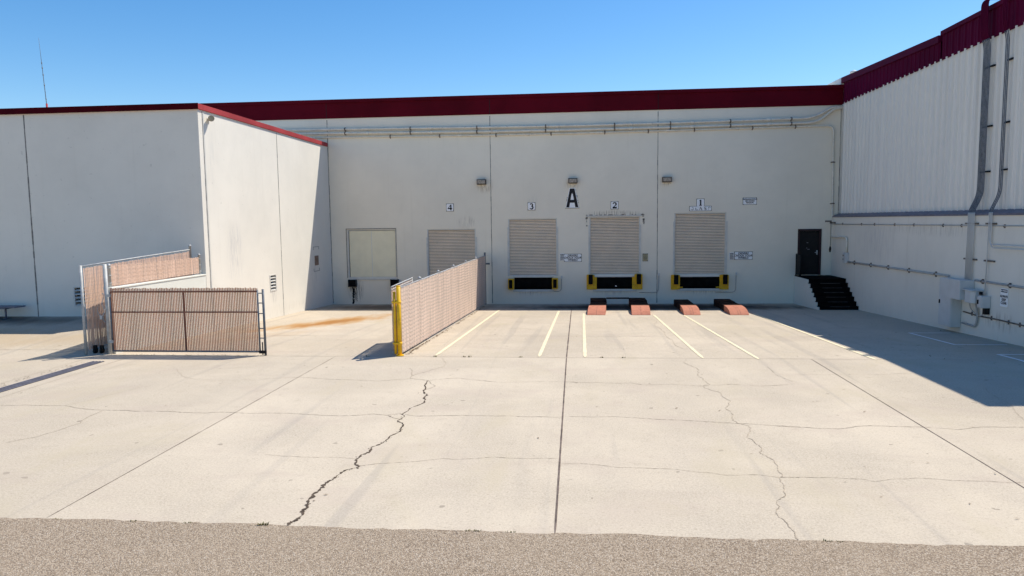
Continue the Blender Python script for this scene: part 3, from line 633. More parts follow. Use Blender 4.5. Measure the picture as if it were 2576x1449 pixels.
# ------------------------------------------------------------------ wall lamps
GLM = 'wall pack lamps above the docks'
for u, v, lab in ((1212, 458, 'bronze wall lamp with rust spots below it left of the panel joint'), (1441, 455, 'bronze wall lamp directly above the letter A'), (1677, 452, 'bronze wall lamp right of the panel joint over shutter 1')):
    p = P(u, v); L = thing('wall_lamp', (p.x, 33.9, p.z-.12), lab, 'lamp', GLM); x, z = p.x, p.z
    mb = MB(); mb.hexa([(x-.215, 33.80, z-.115), (x+.215, 33.80, z-.115), (x+.215, 33.998, z-.13), (x-.215, 33.998, z-.13), (x-.215, 33.76, z+.115), (x+.215, 33.76, z+.115), (x+.215, 33.998, z+.13), (x-.215, 33.998, z+.13)])
    mb.build('housing', M['bronze'], L, .012)
    mb = MB(); mb.hexa([(x-.185, 33.775, z-.09), (x+.185, 33.775, z-.09), (x+.185, 33.80, z-.09), (x-.185, 33.80, z-.09), (x-.185, 33.745, z+.085), (x+.185, 33.745, z+.085), (x+.185, 33.79, z+.085), (x-.185, 33.79, z+.085)]); mb.build('lens', M['lens'], L, .008)
    mb = MB()
    for k in range(4): xx = x+rnd.uniform(-.2, .2); zz = z-rnd.uniform(.17, .3); mb = MB(); mb.box(xx, xx+.02, 33.994, 33.999, zz, zz+rnd.uniform(.01, .03)); mb.build('anchor_bolt', M['clamp'], L)

# ------------------------------------------------------------------ conduits on the back wall
def conduit(pts, r, lab, mat='pipe', clamps=(), coups=(), group='pipe runs on the warehouse wall', name='conduit', rad=.3, ax='y', clampsize=.085):
    base = Vector(pts[0]); c = thing(name, base, lab, 'pipe', group); P_ = arc_pts(pts, rad, 8)
    mb = MB(); mb.tube(P_, r, 10); mb.build('pipe', M[mat], c)
    for q in coups:
        mb = MB(); q = Vector(q); d = Vector(q_dir(pts, q)); mb.tube([q-d*.10, q-d*.05, q+d*.05, q+d*.10], [r*1.12, r*1.35, r*1.35, r*1.12], 10); mb.build('coupling', M[mat], c)
    for q in clamps:
        mb = MB(); q = Vector(q); d = Vector(q_dir(pts, q)); h = abs(d.z) > .7
        if ax == 'y':
            if h: mb.box(q.x-clampsize, q.x+clampsize, q.y-r*.6, 33.999, q.z-.02, q.z+.02)
            else: mb.box(q.x-.018, q.x+.018, q.y+r*.4, 33.999, q.z-clampsize, q.z+clampsize)
        else:
            if h: mb.box(q.x-r*.3, SX-.001, q.y-clampsize, q.y+clampsize, q.z-.02, q.z+.02)
            else: mb.box(q.x, SX-.001, q.y-.018, q.y+.018, q.z-clampsize, q.z+clampsize)
        mb.tube([q-d*.03, q+d*.03], r*1.22, 8); mb.build('clamp', M['clamp'], c)
    return c
def q_dir(pts, q):
    best = None
    for a, b in zip(pts, pts[1:]):
        a, b = Vector(a), Vector(b); d = b-a; t = max(0, min(1, (q-a).dot(d)/d.length_squared)); e = (a+d*t-q).length
        if best is None or e < best[0]: best = (e, d.normalized())
    return best[1]
W = lambda u, v, off=.1: atY(u, v, 34-off)
def along(pts, us):
    out = []
    for u in us:
        for a, b in zip(pts, pts[1:]):
            if a.x <= u <= b.x: t = (u-a.x)/(b.x-a.x); out.append(a.lerp(b, t))
    return out
SPX = [-11.2, -8.0, -4.8, -1.55, 1.65, 4.2, 6.9, 9.6]
pa = [Vector((-22, 33.88, 7.86))]+[W(u, v, .12) for u, v in ((724, 327), (1231, 320), (1446, 316), (1700, 309), (2038, 297), (2068, 285), (2093, 269.5), (2121, 268))]
conduit(pa, .052, 'uppermost thick cream pipe run under the maroon band', clamps=along(pa, SPX), coups=along(pa, [-10.1, -7., -3.9, -1., 2.4, 5.2, 8.6]), rad=.35)
pb = [Vector((-22, 33.88, 7.68))]+[W(u, v, .12) for u, v in ((750, 336.5), (1231, 331), (1446, 326.5), (1700, 320), (2038, 309), (2062, 303), (2100, 273), (2121, 271))]
conduit(pb, .056, 'middle thick cream pipe run that bends up at the corner', clamps=along(pb, SPX), coups=along(pb, [-10.1, -7., -3.9, -1., 2.4, 5.2, 8.6]), rad=.35)
pc = [Vector((-22, 33.94, 7.48))]+[W(u, v, .06) for u, v in ((784, 346), (1231, 340), (1446, 335), (1700, 328), (2050, 317), (2097, 316.5), (2093, 596))]
pc += [Vector((SX-.12, 33.93, pc[-1].z))]
e1 = atX(2121, 596, SX-.06); e2 = atX(2136, 608, SX-.06); e3 = atX(2137, 632, SX-.06)
cd = conduit(pc[:-1]+[Vector((SX-.06, 33.75, pc[-2].z)), e1, Vector((SX-.06, e1.y-.45, e1.z-.02)), Vector((SX-.06, e1.y-.45, 1.75))], .043, 'thin cream pipe that turns down the corner to a switch box', clamps=along(pc[:-2], [-9, -6.6, -3.9, -1.3, 1.2, 3.2, 5.3, 7.9, 9.8])+[W(2095.5, 408, .06), W(2094, 512, .06)], coups=along(pc[:-2], [-5.6, -2.4, .9, 4.1, 7.2]), rad=.28, clampsize=.09)
bx = Vector((SX-.06, e1.y-.45, 1.75))
sb = thing('switch_box', (bx.x, bx.y, 1.38), 'small grey switch box at the foot of the corner pipe', 'box')
mb = MB(); mb.box(SX-.16, SX-.002, bx.y-.15, bx.y+.15, 1.36, 1.80); mb.build('case', M['box'], sb, .012)
mb = MB(); mb.box(SX-.172, SX-.161, bx.y-.13, bx.y+.13, 1.39, 1.77); mb.build('cover', M['box'], sb, .006)
mb = MB(); mb.tube([(SX-.172, bx.y+.05, 1.68), (SX-.19, bx.y+.05, 1.68)], .035, 10); mb.tube([(SX-.172, bx.y+.05, 1.52), (SX-.19, bx.y+.05, 1.52)], .025, 10); mb.build('knob', M['black'], sb)
pd = [Vector((SX-.05, bx.y-.15, 1.44)), atX(2400, 695, SX-.05)]
conduit([Vector((SX-.05, bx.y-.15, 1.42)), Vector((SX-.05, 23.35, 1.46))], .036, 'grey pipe running along the side wall from the switch box to the tall cabinet', 'pipegrey', clamps=[Vector((SX-.05, yy, 1.42+.04*(31.4-yy)/8)) for yy in (31.1, 29.4, 27.8, 26.1, 24.2)], group='pipes on the side wall', ax='x')
pe = [(SX-.03, 33.9, 3.02), (SX-.03, 16.6, 3.05)]
conduit(pe, .016, 'thin wire like pipe high along the concrete side wall', 'pipegrey', clamps=[Vector((SX-.03, yy, 3.035)) for yy in (32.6, 30.5, 29.2, 27.4, 25.9, 23.9, 22.8, 20.6)], group='pipes on the side wall', ax='x', clampsize=.05)
conduit([(SX-.05, 21.85, 1.45), (SX-.05, 16.6, 1.45)], .03, 'grey pipe leaving the right side of the big cabinet', 'pipegrey', clamps=[Vector((SX-.05, yy, 1.45)) for yy in (21.5, 20.2, 18.6)], group='pipes on the side wall', ax='x', clampsize=.07)
conduit([(SX-.03, 22.45, .46), (SX-.03, 21.6, .43), (SX-.03, 20.9, .46), (SX-.03, 16.6, .46)], .02, 'low rusty pipe sagging behind the small cabinets', 'clamp', clamps=[Vector((SX-.03, yy, .455)) for yy in (22., 21.0, 20.2, 19.7, 18.9)], group='pipes on the side wall', ax='x', clampsize=.06)
conduit([(SX-.05, 22.45, .12), (SX-.05, 21.72, .10), (SX-.05, 21.62, .45), (SX-.07, 21.75, .87)], .03, 'grey pipe that loops from the tall cabinet up to the small one', 'pipegrey', group='pipes on the side wall', ax='x', rad=.25)
conduit([(SX-.10, 22.02, .86), (SX-.08, 21.98, .6), (SX-.06, 21.6, .44), (SX-.06, 21.36, .47), (SX-.06, 21.33, .72)], .016, 'thin cable looping below the two small cabinets', 'pipegrey', group='pipes on the side wall', ax='x', rad=.2)
# little power pipes beside the levelers
for (pts, lab) in (([(1385, 733), (1412, 733), (1414, 697)], 'small wall pipe with switch right of shutter 3'), ([(1608, 735.5), (1656, 735.5), (1659, 690)], 'small wall pipe with switch crossing the joint right of shutter 2'), ([(1800, 735), (1850, 734), (1852, 688)], 'small wall pipe with switch right of shutter 1')):
    q = [W(u, v, .03) for u, v in pts]; q[1] = Vector((q[1].x, q[1].y, q[0].z)); q[2] = Vector((q[1].x+.02, q[2].y, q[2].z))
    c = conduit(q, .017, lab, 'pipegrey', group='small power pipes beside the levelers', rad=.18)
    mb = MB(); t = q[2]; mb.box(t.x-.035, t.x+.035, t.y-.05, 33.999, t.z-.08, t.z+.05); mb.build('switch', M['box'], c, .008)

# ------------------------------------------------------------------ annex (left)
AX, AY = -12.14, 22.15
an = thing('annex', (-20, 28, .3), 'lower off white flat roofed building on the left with red roof edge', 'building')
V1 = (-16.78, -16.1, .70, 1.31); vr0 = atX(679, 694, AX); vr1 = atX(695, 729, AX); V2 = (vr0.y, vr1.y, vr1.z, vr0.z)
mb = MB(); grid_wall(mb, -40, AX, -1.2, 7.03, [V1], .15, lambda a, z, d: (a, AY+d, z))
grid_wall(mb, AY, 33.999, -1.2, 7.03, [V2], .15, lambda a, z, d: (AX-d, a, z))
mb.box(-40, AX-.2, AY+.2, 33.99, 6.5, 6.9); mb.build('wall', M['annex'], an, fix=False)
mb = MB(); mb.box(-40, AX+.05, AY-.06, AY+.25, 7.032, 7.21); mb.box(AX-.25, AX+.05, AY+.251, 33.89, 7.032, 7.21); mb.build('roof_cap', M['red_cap'], an, .006)
mb = MB(); mb.box(-40, AX+.06, AY-.075, AY-.061, 7.02, 7.215); mb.build('front_cap_shade', paint('shaded_maroon', (.055, .002, .006), .8, .2, 2, .05), an)  # sheet over the cap's front, its shade put into the colour
mb = MB(); mb.box(-40, AX-.26, AY+.26, 33.9, 6.901, 6.95); mb.build('roof', M['roof'], an)
def vjoint(a0, z0, z1, place, wd=.013, n=30):
    mb = MB()
    for i in range(n):
        za, zb = z0+(z1-z0)*i/n, z0+(z1-z0)*(i+1)/n; w_ = wd*(1+rnd.uniform(-.3, .3)); mb.hexa([place(a0-w_, za, -.004), place(a0+w_, za, -.004), place(a0+w_, za, .01), place(a0-w_, za, .01), place(a0-w_, zb, -.004), place(a0+w_, zb, -.004), place(a0+w_, zb, .01), place(a0-w_, zb, .01)])
    return mb
fr = lambda a, z, d: (a, AY+d, z); sd_ = lambda a, z, d: (AX-d, a, z)
vjoint(-18.12, .3, 7.0, fr, .022).build('panel_joint', M['joint'], an); vjoint(28.12, -.5, 7.0, sd_, .02).build('panel_joint', M['joint'], an)
mb = MB(); mb.box(AX-.01, AX+.012, AY+.28, AY+.34, -.2, 6.98); mb.build('corner_strip', M['frame'], an)
vjoint(22.40, -.2, 7.0, sd_, .012).build('panel_joint', M['joint'], an)
def louvre(h, place, n=5):
    a0, a1, z0, z1 = h; lv = bpy.data.objects.new('louvre_vent', None); COL.objects.link(lv); lv.parent = an; lv.location = Vector(place((a0+a1)/2, z0, 0))-parent_origin(an)
    mb = MB(); mb.hexa([place(a0, z0, .12), place(a1, z0, .12), place(a1, z0, .14), place(a0, z0, .14), place(a0, z1, .12), place(a1, z1, .12), place(a1, z1, .14), place(a0, z1, .14)]); mb.build('duct_back', M['black'], lv)
    mb = MB(); s_ = (z1-z0)/n
    for i in range(n):
        zt = z0+s_*(i+.75); zb = z0+s_*(i+.05)
        mb.hexa([place(a0+.02, zb-.0, -.01), place(a1-.02, zb-.0, -.01), place(a1-.02, zb+.015, -.01), place(a0+.02, zb+.015, -.01), place(a0+.02, zb+s_*.42, .09), place(a1-.02, zb+s_*.42, .09), place(a1-.02, zb+s_*.42+.015, .09), place(a0+.02, zb+s_*.42+.015, .09)])
    mb.build('blades', M['frame'], lv)
    mb = MB()
    for (p0, p1, q0, q1) in ((a0-.03, a0+.02, z0-.03, z1+.03), (a1-.02, a1+.03, z0-.03, z1+.03), (a0+.02, a1-.02, z1, z1+.03), (a0+.02, a1-.02, z0-.03, z0)):
        mb.hexa([place(p0, q0, -.015), place(p1, q0, -.015), place(p1, q0, .02), place(p0, q0, .02), place(p0, q1, -.015), place(p1, q1, -.015), place(p1, q1, .02), place(p0, q1, .02)])
    mb.build('frame', M['frame'], lv)
louvre(V1, fr); louvre(V2, sd_)
# flood light near the top corner, patch plate lower down
p = atX(523, 300, AX); fl = thing('flood_light', (AX, p.y, p.z), 'small round security light near the top corner of the sunlit annex wall', 'light')
mb = MB(); mb.tube([(AX, p.y, p.z-.03), (AX+.03, p.y, p.z-.03)], .09, 14); mb.build('base', M['frame'], fl)
mb = MB(); mb.tube([(AX+.03, p.y, p.z-.03), (AX+.10, p.y-.02, p.z), (AX+.12, p.y-.05, p.z+.02)], .03, 8); mb.build('arm', M['frame'], fl)
mb = MB(); mb.tube([(AX+.08, p.y+.03, p.z+.03), (AX+.14, p.y-.06, p.z+.02), (AX+.20, p.y-.16, p.z), (AX+.205, p.y-.165, p.z)], [.05, .085, .10, .08], 14); mb.build('lamp_head', paint('tan_head', (.34, .29, .2), .5), fl)
p = atX(796, 655, AX); pp = thing('wall_plate', (AX, p.y, p.z), 'small rusty brown plate on the shaded corner of the annex wall', 'plate')
mb = MB(); mb.box(AX, AX+.03, p.y-.22, p.y+.22, p.z-.22, p.z+.22); mb.build('plate', paint('rust_plate', (.22, .15, .11), .8, .25, 6), pp, .008)
mb = MB()
for zz, sg_ in ((.62, 1), (-.50, -1)):
    mb.box(AX, AX+.008, p.y-.36, p.y+.34, p.z+zz, p.z+zz+.02)
    for yy in (-.36, .32): mb.box(AX, AX+.007, p.y+yy, p.y+yy+.03, p.z+zz-.12*(sg_ > 0), p.z+zz+.12*(sg_ < 0)+.02)
mb.build('bracket_mark', M['joint'], pp)
# bench against the annex
bn = thing('bench', (-19.6, 21.8, .3), 'long narrow grey bench on thin legs against the shaded annex wall', 'bench')
mb = MB(); mb.box(-23, -18.42, 21.55, 21.98, .70, .745); mb.build('seat', M['grey'], bn, .006)
for xx in (-22.4, -18.95):
    mb = MB(); mb.box(xx-.16, xx+.16, 21.56, 21.97, .66, .699); mb.tube([(xx, 21.75, .66), (xx, 21.75, .31)], .03, 8); mb.tube([(xx, 21.75, .335), (xx, 21.75, .345)], .09, 10); mb.build('leg', M['grey'], bn)
# antenna behind the annex roof
a0, a1 = atY(118, 268, 38.), atY(97, 95, 38.)
at_ = thing('antenna', a0, 'tall thin leaning whip antenna above the annex roof', 'antenna')
mb = MB(); mb.tube([a0-Vector((0, 0, 1.5)), a0, a0.lerp(a1, .4), a0.lerp(a1, .7), a1], [.024, .022, .017, .012, .006], 6)
for t in (.1, .3, .45, .55, .62): q = a0.lerp(a1, t); mb.tube([q, q+Vector((0, 0, .10))], .028, 6)
mb.build('mast', M['darkgalv'], at_); mb = MB(); mb.tube([a0-Vector((0, 0, 1.5)), a0+Vector((0, 0, .16))], .05, 8); mb.build('mount', M['red_cap'], at_)

# ------------------------------------------------------------------ metal clad building (right)
BX, BY0, BY1 = 11.88, 16.35, 50.
rb = thing('metal_clad_building', (20, 25, -.3), 'tall right hand building with ribbed white cladding and maroon top on concrete base', 'building')
mb = MB(); mb.box(SX, 40, BY0, 33.99, -1.2, 3.38); b_ = mb.build('base_wall', M['basewall'], rb)
mb = MB(); mb.box(BX+.06, 39.9, BY0+.1, BY1, 3.3, 9.2); mb.build('inner_wall', M['clad'], rb)
def ribs(y0, y1, z0, z1, x, pitch, depth, zt=None):
    mb = MB(); y = y1; pr = [(0, 0), (.30, 0), (.36, .35), (.42, .35), (.48, 0), (.76, 0), (.83, 1), (.93, 1), (1., 0)]; pts = []
    while y > y0:
        for t, d in pr[:-1]: pts.append((max(y0, y-pitch*t), x-depth*d))
        y -= pitch
    pts.append((y0, x)); zt = zt or (lambda yy: z1)
    for (ya, xa), (yb, xb) in zip(pts, pts[1:]):
        mb.quad([(xa, ya, z0), (xb, yb, z0), (xb, yb, zt(yb)), (xa, ya, zt(ya))])
    return mb
ribs(BY0+.1, 33.99, 3.40, 8.45, BX, .37, .07).build('cladding', M['clad'], rb, fix=False)
mb = MB()
for yy in (33.995, 34.9): pass
zt = lambda y: 9.22 if y < 25.15 else 9.02+(y-25.15)*.033
ribs(BY0+.05, 25.15, 8.40, 9.27, BX-.035, .37, .035).build('fascia', M['maroon_metal'], rb, fix=False)
ribs(25.15, 33.88, 8.40, 9.15, BX-.035, .33, .035, zt).build('fascia', M['maroon_metal'], rb, fix=False)
mb = MB(); mb.box(BX-.11, BX+.3, BY0, 25.14, 9.20, 9.34); mb.build('roof_trim', M['maroon_metal'], rb, .008)
mb = MB(); za, zb = 9.02, 9.33
def wedge(y0, y1, z0, z1, h0, h1, mi=0, xo=-.12, xi=.3): mb.hexa([(BX+xo, y0, z0), (BX+xi, y0, z0), (BX+xi, y1, z1), (BX+xo, y1, z1), (BX+xo, y0, z0+h0), (BX+xi, y0, z0+h0), (BX+xi, y1, z1+h1), (BX+xo, y1, z1+h1)], mi)
wedge(25.25, 34.0, 9.0, 9.32, .24, .26); mb.build('gutter', M['maroon_metal'], rb, .008)
mb = MB(); wedge(34.02, 49.9, 9.28, 9.5, .3, .3); mb.box(BX-.03, BX+.05, 34.3, 49.9, 8.5, 9.27); mb.build('rear_trim', M['steel_white'], rb)
mb = MB(); mb.hexa([(BX+.301, BY0, 9.1), (40, BY0, 9.4), (40, BY1, 9.4), (BX+.301, BY1, 9.1), (BX+.301, BY0, 9.2), (40, BY0, 9.6), (40, BY1, 9.6), (BX+.301, BY1, 9.2)]); mb.build('roof', M['roof'], rb)
mb = MB(); mb.prism([(SX-.03, BY0, 3.33), (SX-.03, BY0, 3.385), (BX-.04, BY0, 3.50), (BX-.034, BY0, 3.45), (SX, BY0, 3.381)], (0, 33.98-BY0, 0)); mb.build('flashing', M['grey'], rb)
mb = MB(); mb.box(BX-.045, BX-.036, BY0, 33.9, 3.44, 3.50); mb.build('base_trim', paint('dark_trim', (.07, .07, .12), .6), rb)
mb = MB(); mb.box(BX-.06, BX-.033, 33.70, 33.99, 3.51, 8.39); mb.build('corner_trim', M['frame'], rb)
p = atY(2148, 180, 42); rv = thing('roof_vent', (p.x, 42, 9.4), 'small white vent cowl poking above the right roof edge', 'vent')
mb = MB(); mb.tube([(p.x, 42, 9.3), (p.x, 42, p.z-.08)], .09, 10); mb.build('stack', M['steel_white'], rv); mb = MB(); mb.tube([(p.x, 42, p.z-.1), (p.x, 42, p.z), (p.x, 42, p.z+.07)], [.2, .21, .05], 12); mb.build('cowl', M['steel_white'], rv)

# conduit bundles climbing the right building
def bundle(name, ys, lab, lower, top):
    base = Vector((SX-.05, ys[0], 1.5)); c = thing(name, base, lab, 'pipe', 'pipe bundles climbing the clad wall')
    for k, y in enumerate(ys):
        hi = BX-.16; lo = SX-.05
        pts = [Vector((hi+.9, y, top)), Vector((hi-.12, y, top)), Vector((hi-.12, y, 8.6)), Vector((hi, y, 8.2)), Vector((hi, y, 3.95)), Vector((lo, y-.01, 3.45)), Vector((lo, y-.03, 3.15))]+[Vector(q) for q in lower(k, y)]
        q = arc_pts(pts, .22, 5); cut = max(i for i, p_ in enumerate(q) if p_.z > 3.42)
        mb = MB(); up_ = [p_ for p_ in q if True][:cut+1]
        i8 = max(i for i, p_ in enumerate(up_) if p_.z > 8.38)
        o = MB(); o.tube(up_[:i8+1]+[up_[i8].lerp(up_[i8+1], .05)], .02, 8); pr = o.build('pipe', M['maroon_metal'], c)
        o = MB(); o.tube(up_[i8:]+[q[cut+1]], .014, 8); o.build('pipe', M['darkgalv'], c)
        o = MB(); o.tube(q[cut:], .015, 8); o.build('pipe', M['box'], c)
    for z in (7.6, 5.9, 4.6):
        mb = MB(); mb.box(BX-.09, BX-.035, ys[0]-.08, ys[-1]+.08, z-.022, z+.022); mb.build('strut', M['black'], c)
    for z in (3.1, 2.05):
        mb = MB(); mb.box(SX-.05, SX-.001, ys[0]-.2, ys[-1]+.15, z-.022, z+.022); mb.build('strut', M['clamp'], c)
    return c
bundle('conduit_bundle', [22.08+.065*k for k in range(6)], 'left bundle of six dark pipes rising from the big cabinet over the roof', lambda k, y: [(SX-.07, y-.03, 1.45)], 9.53)
bundle('conduit_bundle', [21.18+.07*k for k in range(3)], 'right bundle of three dark pipes with branches turning right', lambda k, y: [(SX-.07, y-.03, 1.1)] if k == 2 else [(SX-.07, y-.03, 2.43+.09*k), (SX-.07, 16.7, 2.43+.09*k)], 9.60)
mb = MB()
# electrical cabinets
def cabinet(name, y0, y1, z0, z1, d, lab, door=True, round_top=False):
    c = thing(name, (SX-d/2, (y0+y1)/2, z0), lab, 'cabinet', 'grey electrical cabinets on the side wall')
    mb = MB()
    if round_top: mb.prism([(SX-.003, y0, z0), (SX-.003, y1, z0), (SX-d*.75, y1, z0), (SX-d, y1-.1, z0), (SX-d, y0+.1, z0), (SX-d*.75, y0, z0)], (0, 0, z1-z0))
    else: mb.box(SX-d, SX-.003, y0, y1, z0, z1)
    mb.build('case', M['box'], c, .012)
    if door:
        mb = MB(); mb.box(SX-d-.018, SX-d-.001, y0+.02, y1-.02, z0+.03, z1-.03); mb.build('door', M['box'], c, .006)
        mb = MB(); mb.box(SX-d-.045, SX-d-.018, y1-.10, y1-.06, (z0+z1)/2-.06, (z0+z1)/2+.06); mb.build('handle', M['black'], c)
    return c
cabinet('electrical_cabinet', 22.62, 23.36, -.05, 1.42, .30, 'tallest narrow grey electrical cabinet reaching almost to the ground')
cabinet('electrical_cabinet', 21.95, 22.60, .86, 1.44, .42, 'large square grey cabinet at the foot of the six pipe bundle', False)
c3 = cabinet('electrical_cabinet', 21.42, 21.92, .82, 1.17, .34, 'white cabinet with chamfered corners between two grey cabinets', False, True)
mb = MB(); mb.box(SX-.36, SX-.003, 21.40, 21.94, 1.172, 1.20); mb.build('lid', M['box'], c3, .006); mb = MB(); mb.box(SX-.16, SX-.1, 21.33, 21.41, 1.08, 1.16); mb.build('hasp', M['black'], c3)
c4 = cabinet('electrical_cabinet', 21.10, 21.33, .72, 1.06, .24, 'smallest grey cabinet below the three pipe bundle', True)
mb = MB(); mb.box(SX-.14, SX-.003, 21.12, 21.24, .54, .718); mb.build('outlet', M['black'], c4, .006)
# corner bracket with hanging cord
p = W(2103, 557, .3); hc = thing('hanging_cord', (11.3, 33.6, 3.), 'thin black cord with plug hanging from a bracket in the corner', 'cord')
mb = MB(); mb.box(11.10, 11.36, 33.5, 33.58, 3.12, 3.19); mb.box(11.30, 11.539, 33.5, 33.58, 3.05, 3.12); mb.build('bracket', M['clamp'], hc)
mb = MB(); mb.tube([(11.33, 33.5, 3.1), (11.335, 33.49, 2.5), (11.32, 33.49, 1.98)], .012, 6); mb.build('cord', M['black'], hc)
mb = MB(); mb.tube([(11.32, 33.49, 2.02), (11.32, 33.49, 1.9), (11.315, 33.49, 1.76)], [.03, .055, .035], 8); mb.build('plug', M['black'], hc)

# ------------------------------------------------------------------ stair in the corner
st = thing('stair', (10.7, 32, -.6), 'black stepped stair with off white concrete side leading up to the dark door', 'stair')
SL, SR = 9.92, 11.535; NR = 7; YF, YT = 30.55, 32.05; zb = -.55; zt_ = .66; rise = (zt_-zb)/NR; run = (YT-YF)/(NR-1)
prof = [(33.99, zt_)]
y = YT
prof = [(33.99, -1.), (33.99, zt_-.02), (YT, zt_-.02)]
for i in range(NR-1): z = zt_-rise*(i+1)-.02; prof += [(YT-run*i, z), (YT-run*(i+1), z)]
prof += [(YF, -1.)]
mb = MB(); mb.prism([(SL, a, b) for a, b in prof], (.05, 0, 0)); mb.build('side_wall', M['white_wall'], st)
mb = MB(); mb.prism([(SL+.051, a, b+.006) for a, b in prof], (SR-SL-.052, 0, 0)); mb.build('step_core', M['step'], st)
mb = MB()
for i in range(NR):
    z = zt_-rise*i; ya = YT-run*i if i else YT
    mb.box(SL+.01, SR-.002, ya-(.0 if i == NR-1 and False else .03), (ya+run-.03) if i else 33.98, z-.013, z+.012)
mb.build('treads', M['step'], st)
mb = MB()
for i in range(1, NR): z = zt_-rise*i; ya = YT-run*i; mb.box(SL+.45, SR-.35, ya-.034, ya-.0305, z-.008, z+.01)
mb.build('nosing', paint('worn_nosing', (.06, .055, .055), .6, .4, 5), st)
gp = bpy.data.objects.new('guard_rail', None); COL.objects.link(gp); gp.parent = st; gp.location = Vector((SL+.08, 33.5, zt_))-parent_origin(st)
mb = MB()
for yy in (33.95, 33.3): mb.tube([(SL+.06, yy, zt_), (SL+.06, yy, zt_+1.0)], .025, 8)
mb.tube([(SL+.06, 33.95, zt_+1.0), (SL+.06, 33.3, zt_+1.0)], .025, 8); mb.build('post', M['black'], gp)
mb = MB(); mb.box(SL+.05, SL+.07, 33.32, 33.93, zt_+.06, zt_+.97); mb.build('infill', M['black'], gp)
mb = MB(); mb.tube([(SL+.06, 33.3, zt_+.98), (SL+.06, YT, zt_+.9), (SL+.06, YT-.0, zt_)], .018, 6); 

# ------------------------------------------------------------------ wheel ramps
GR = 'salmon painted wheel ramps in front of the docks'
def ramp(x0, x1, hk, lab, marks=False):
    y0, L = 28.25, 4.55; sk = .055
    r = thing('wheel_ramp', ((x0+x1)/2, y0, ground_z(0, y0)), lab, 'ramp', GR)
    pr = [(0, .015), (.12, .075), (.3, .135), (.55, .185), (.9, .225), (1.3, .245), (1.75, .25), (2.2, .245), (3.4, .235+hk*.5)]
    gz = lambda d: SLOPE*(y0+d-YJ)
    mb = MB()
    for (d0, h0), (d1, h1) in zip(pr, pr[1:]):
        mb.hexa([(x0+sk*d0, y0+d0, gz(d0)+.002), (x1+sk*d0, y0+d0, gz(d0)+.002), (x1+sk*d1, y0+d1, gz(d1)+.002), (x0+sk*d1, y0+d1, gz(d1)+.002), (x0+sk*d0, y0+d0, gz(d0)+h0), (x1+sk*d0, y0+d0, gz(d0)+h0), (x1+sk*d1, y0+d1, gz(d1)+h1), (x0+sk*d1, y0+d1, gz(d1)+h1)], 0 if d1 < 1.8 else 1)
    mb.build('deck', [M['ramp'], M['ramp_shade']], r)
    mb = MB(); xm = (x0+x1)/2
    for (d0, h0), (d1, h1) in zip(pr[:5], pr[1:6]):
        for off in ((0,) if not marks else (-.05, .05)): mb.quad([(xm+off-.012+sk*d0, y0+d0, gz(d0)+h0+.004), (xm+off+.012+sk*d0, y0+d0, gz(d0)+h0+.004), (xm+off+.012+sk*d1, y0+d1, gz(d1)+h1+.004), (xm+off-.012+sk*d1, y0+d1, gz(d1)+h1+.004)])
    if marks:
        for k in range(16):
            d = rnd.uniform(.05, 1.3); xx = rnd.uniform(x0+.06, x1-.06); i = max(j for j in range(len(pr)-1) if pr[j][0] <= d); t = (d-pr[i][0])/(pr[i+1][0]-pr[i][0]); h = pr[i][1]*(1-t)+pr[i+1][1]*t
            slope = (pr[i+1][1]-pr[i][1])/(pr[i+1][0]-pr[i][0]); rr = .012
            mb.quad([(xx-rr+sk*d, y0+d-rr, gz(d-rr)+h-rr*slope+.005), (xx+rr+sk*d, y0+d-rr, gz(d-rr)+h-rr*slope+.005), (xx+rr+sk*d, y0+d+rr, gz(d+rr)+h+rr*slope+.005), (xx-rr+sk*d, y0+d+rr, gz(d+rr)+h+rr*slope+.005)])
    mb.build('weld_seam', paint('seam_dirt', (.31, .13, .09), .8, .3, 10), r, fix=False)
    mb = MB(); d0 = 3.42; w0 = x0+sk*d0; w1 = x1+sk*d0
    mb.box(w0, w1, y0+d0, y0+L, gz(L)-.02, gz(d0)+.25+hk); mb.build('end_block', M['ramp_shade'], r, .02)
    return r
ramp(.31, 1.02, .08, 'salmon wheel ramp joined by a rear bar, leftmost of the four'); ramp(2.06, 2.79, .08, 'salmon wheel ramp joined by a rear bar, second from the left')
ramp(4.09, 4.73, .0, 'salmon wheel ramp with dark bolt marks, below shutter 1 on its left side', True); ramp(5.87, 6.58, .02, 'salmon wheel ramp with dark bolt marks, last one before the stair', True)
mb = MB(); mb.box(1.215, 2.245, 32.5, 32.62, -.25, -.19); tag(mb.build('spreader_bar', M['ramp_shade'], None, .01), 'dark steel bar joining the rear of the two left wheel ramps', 'bar')

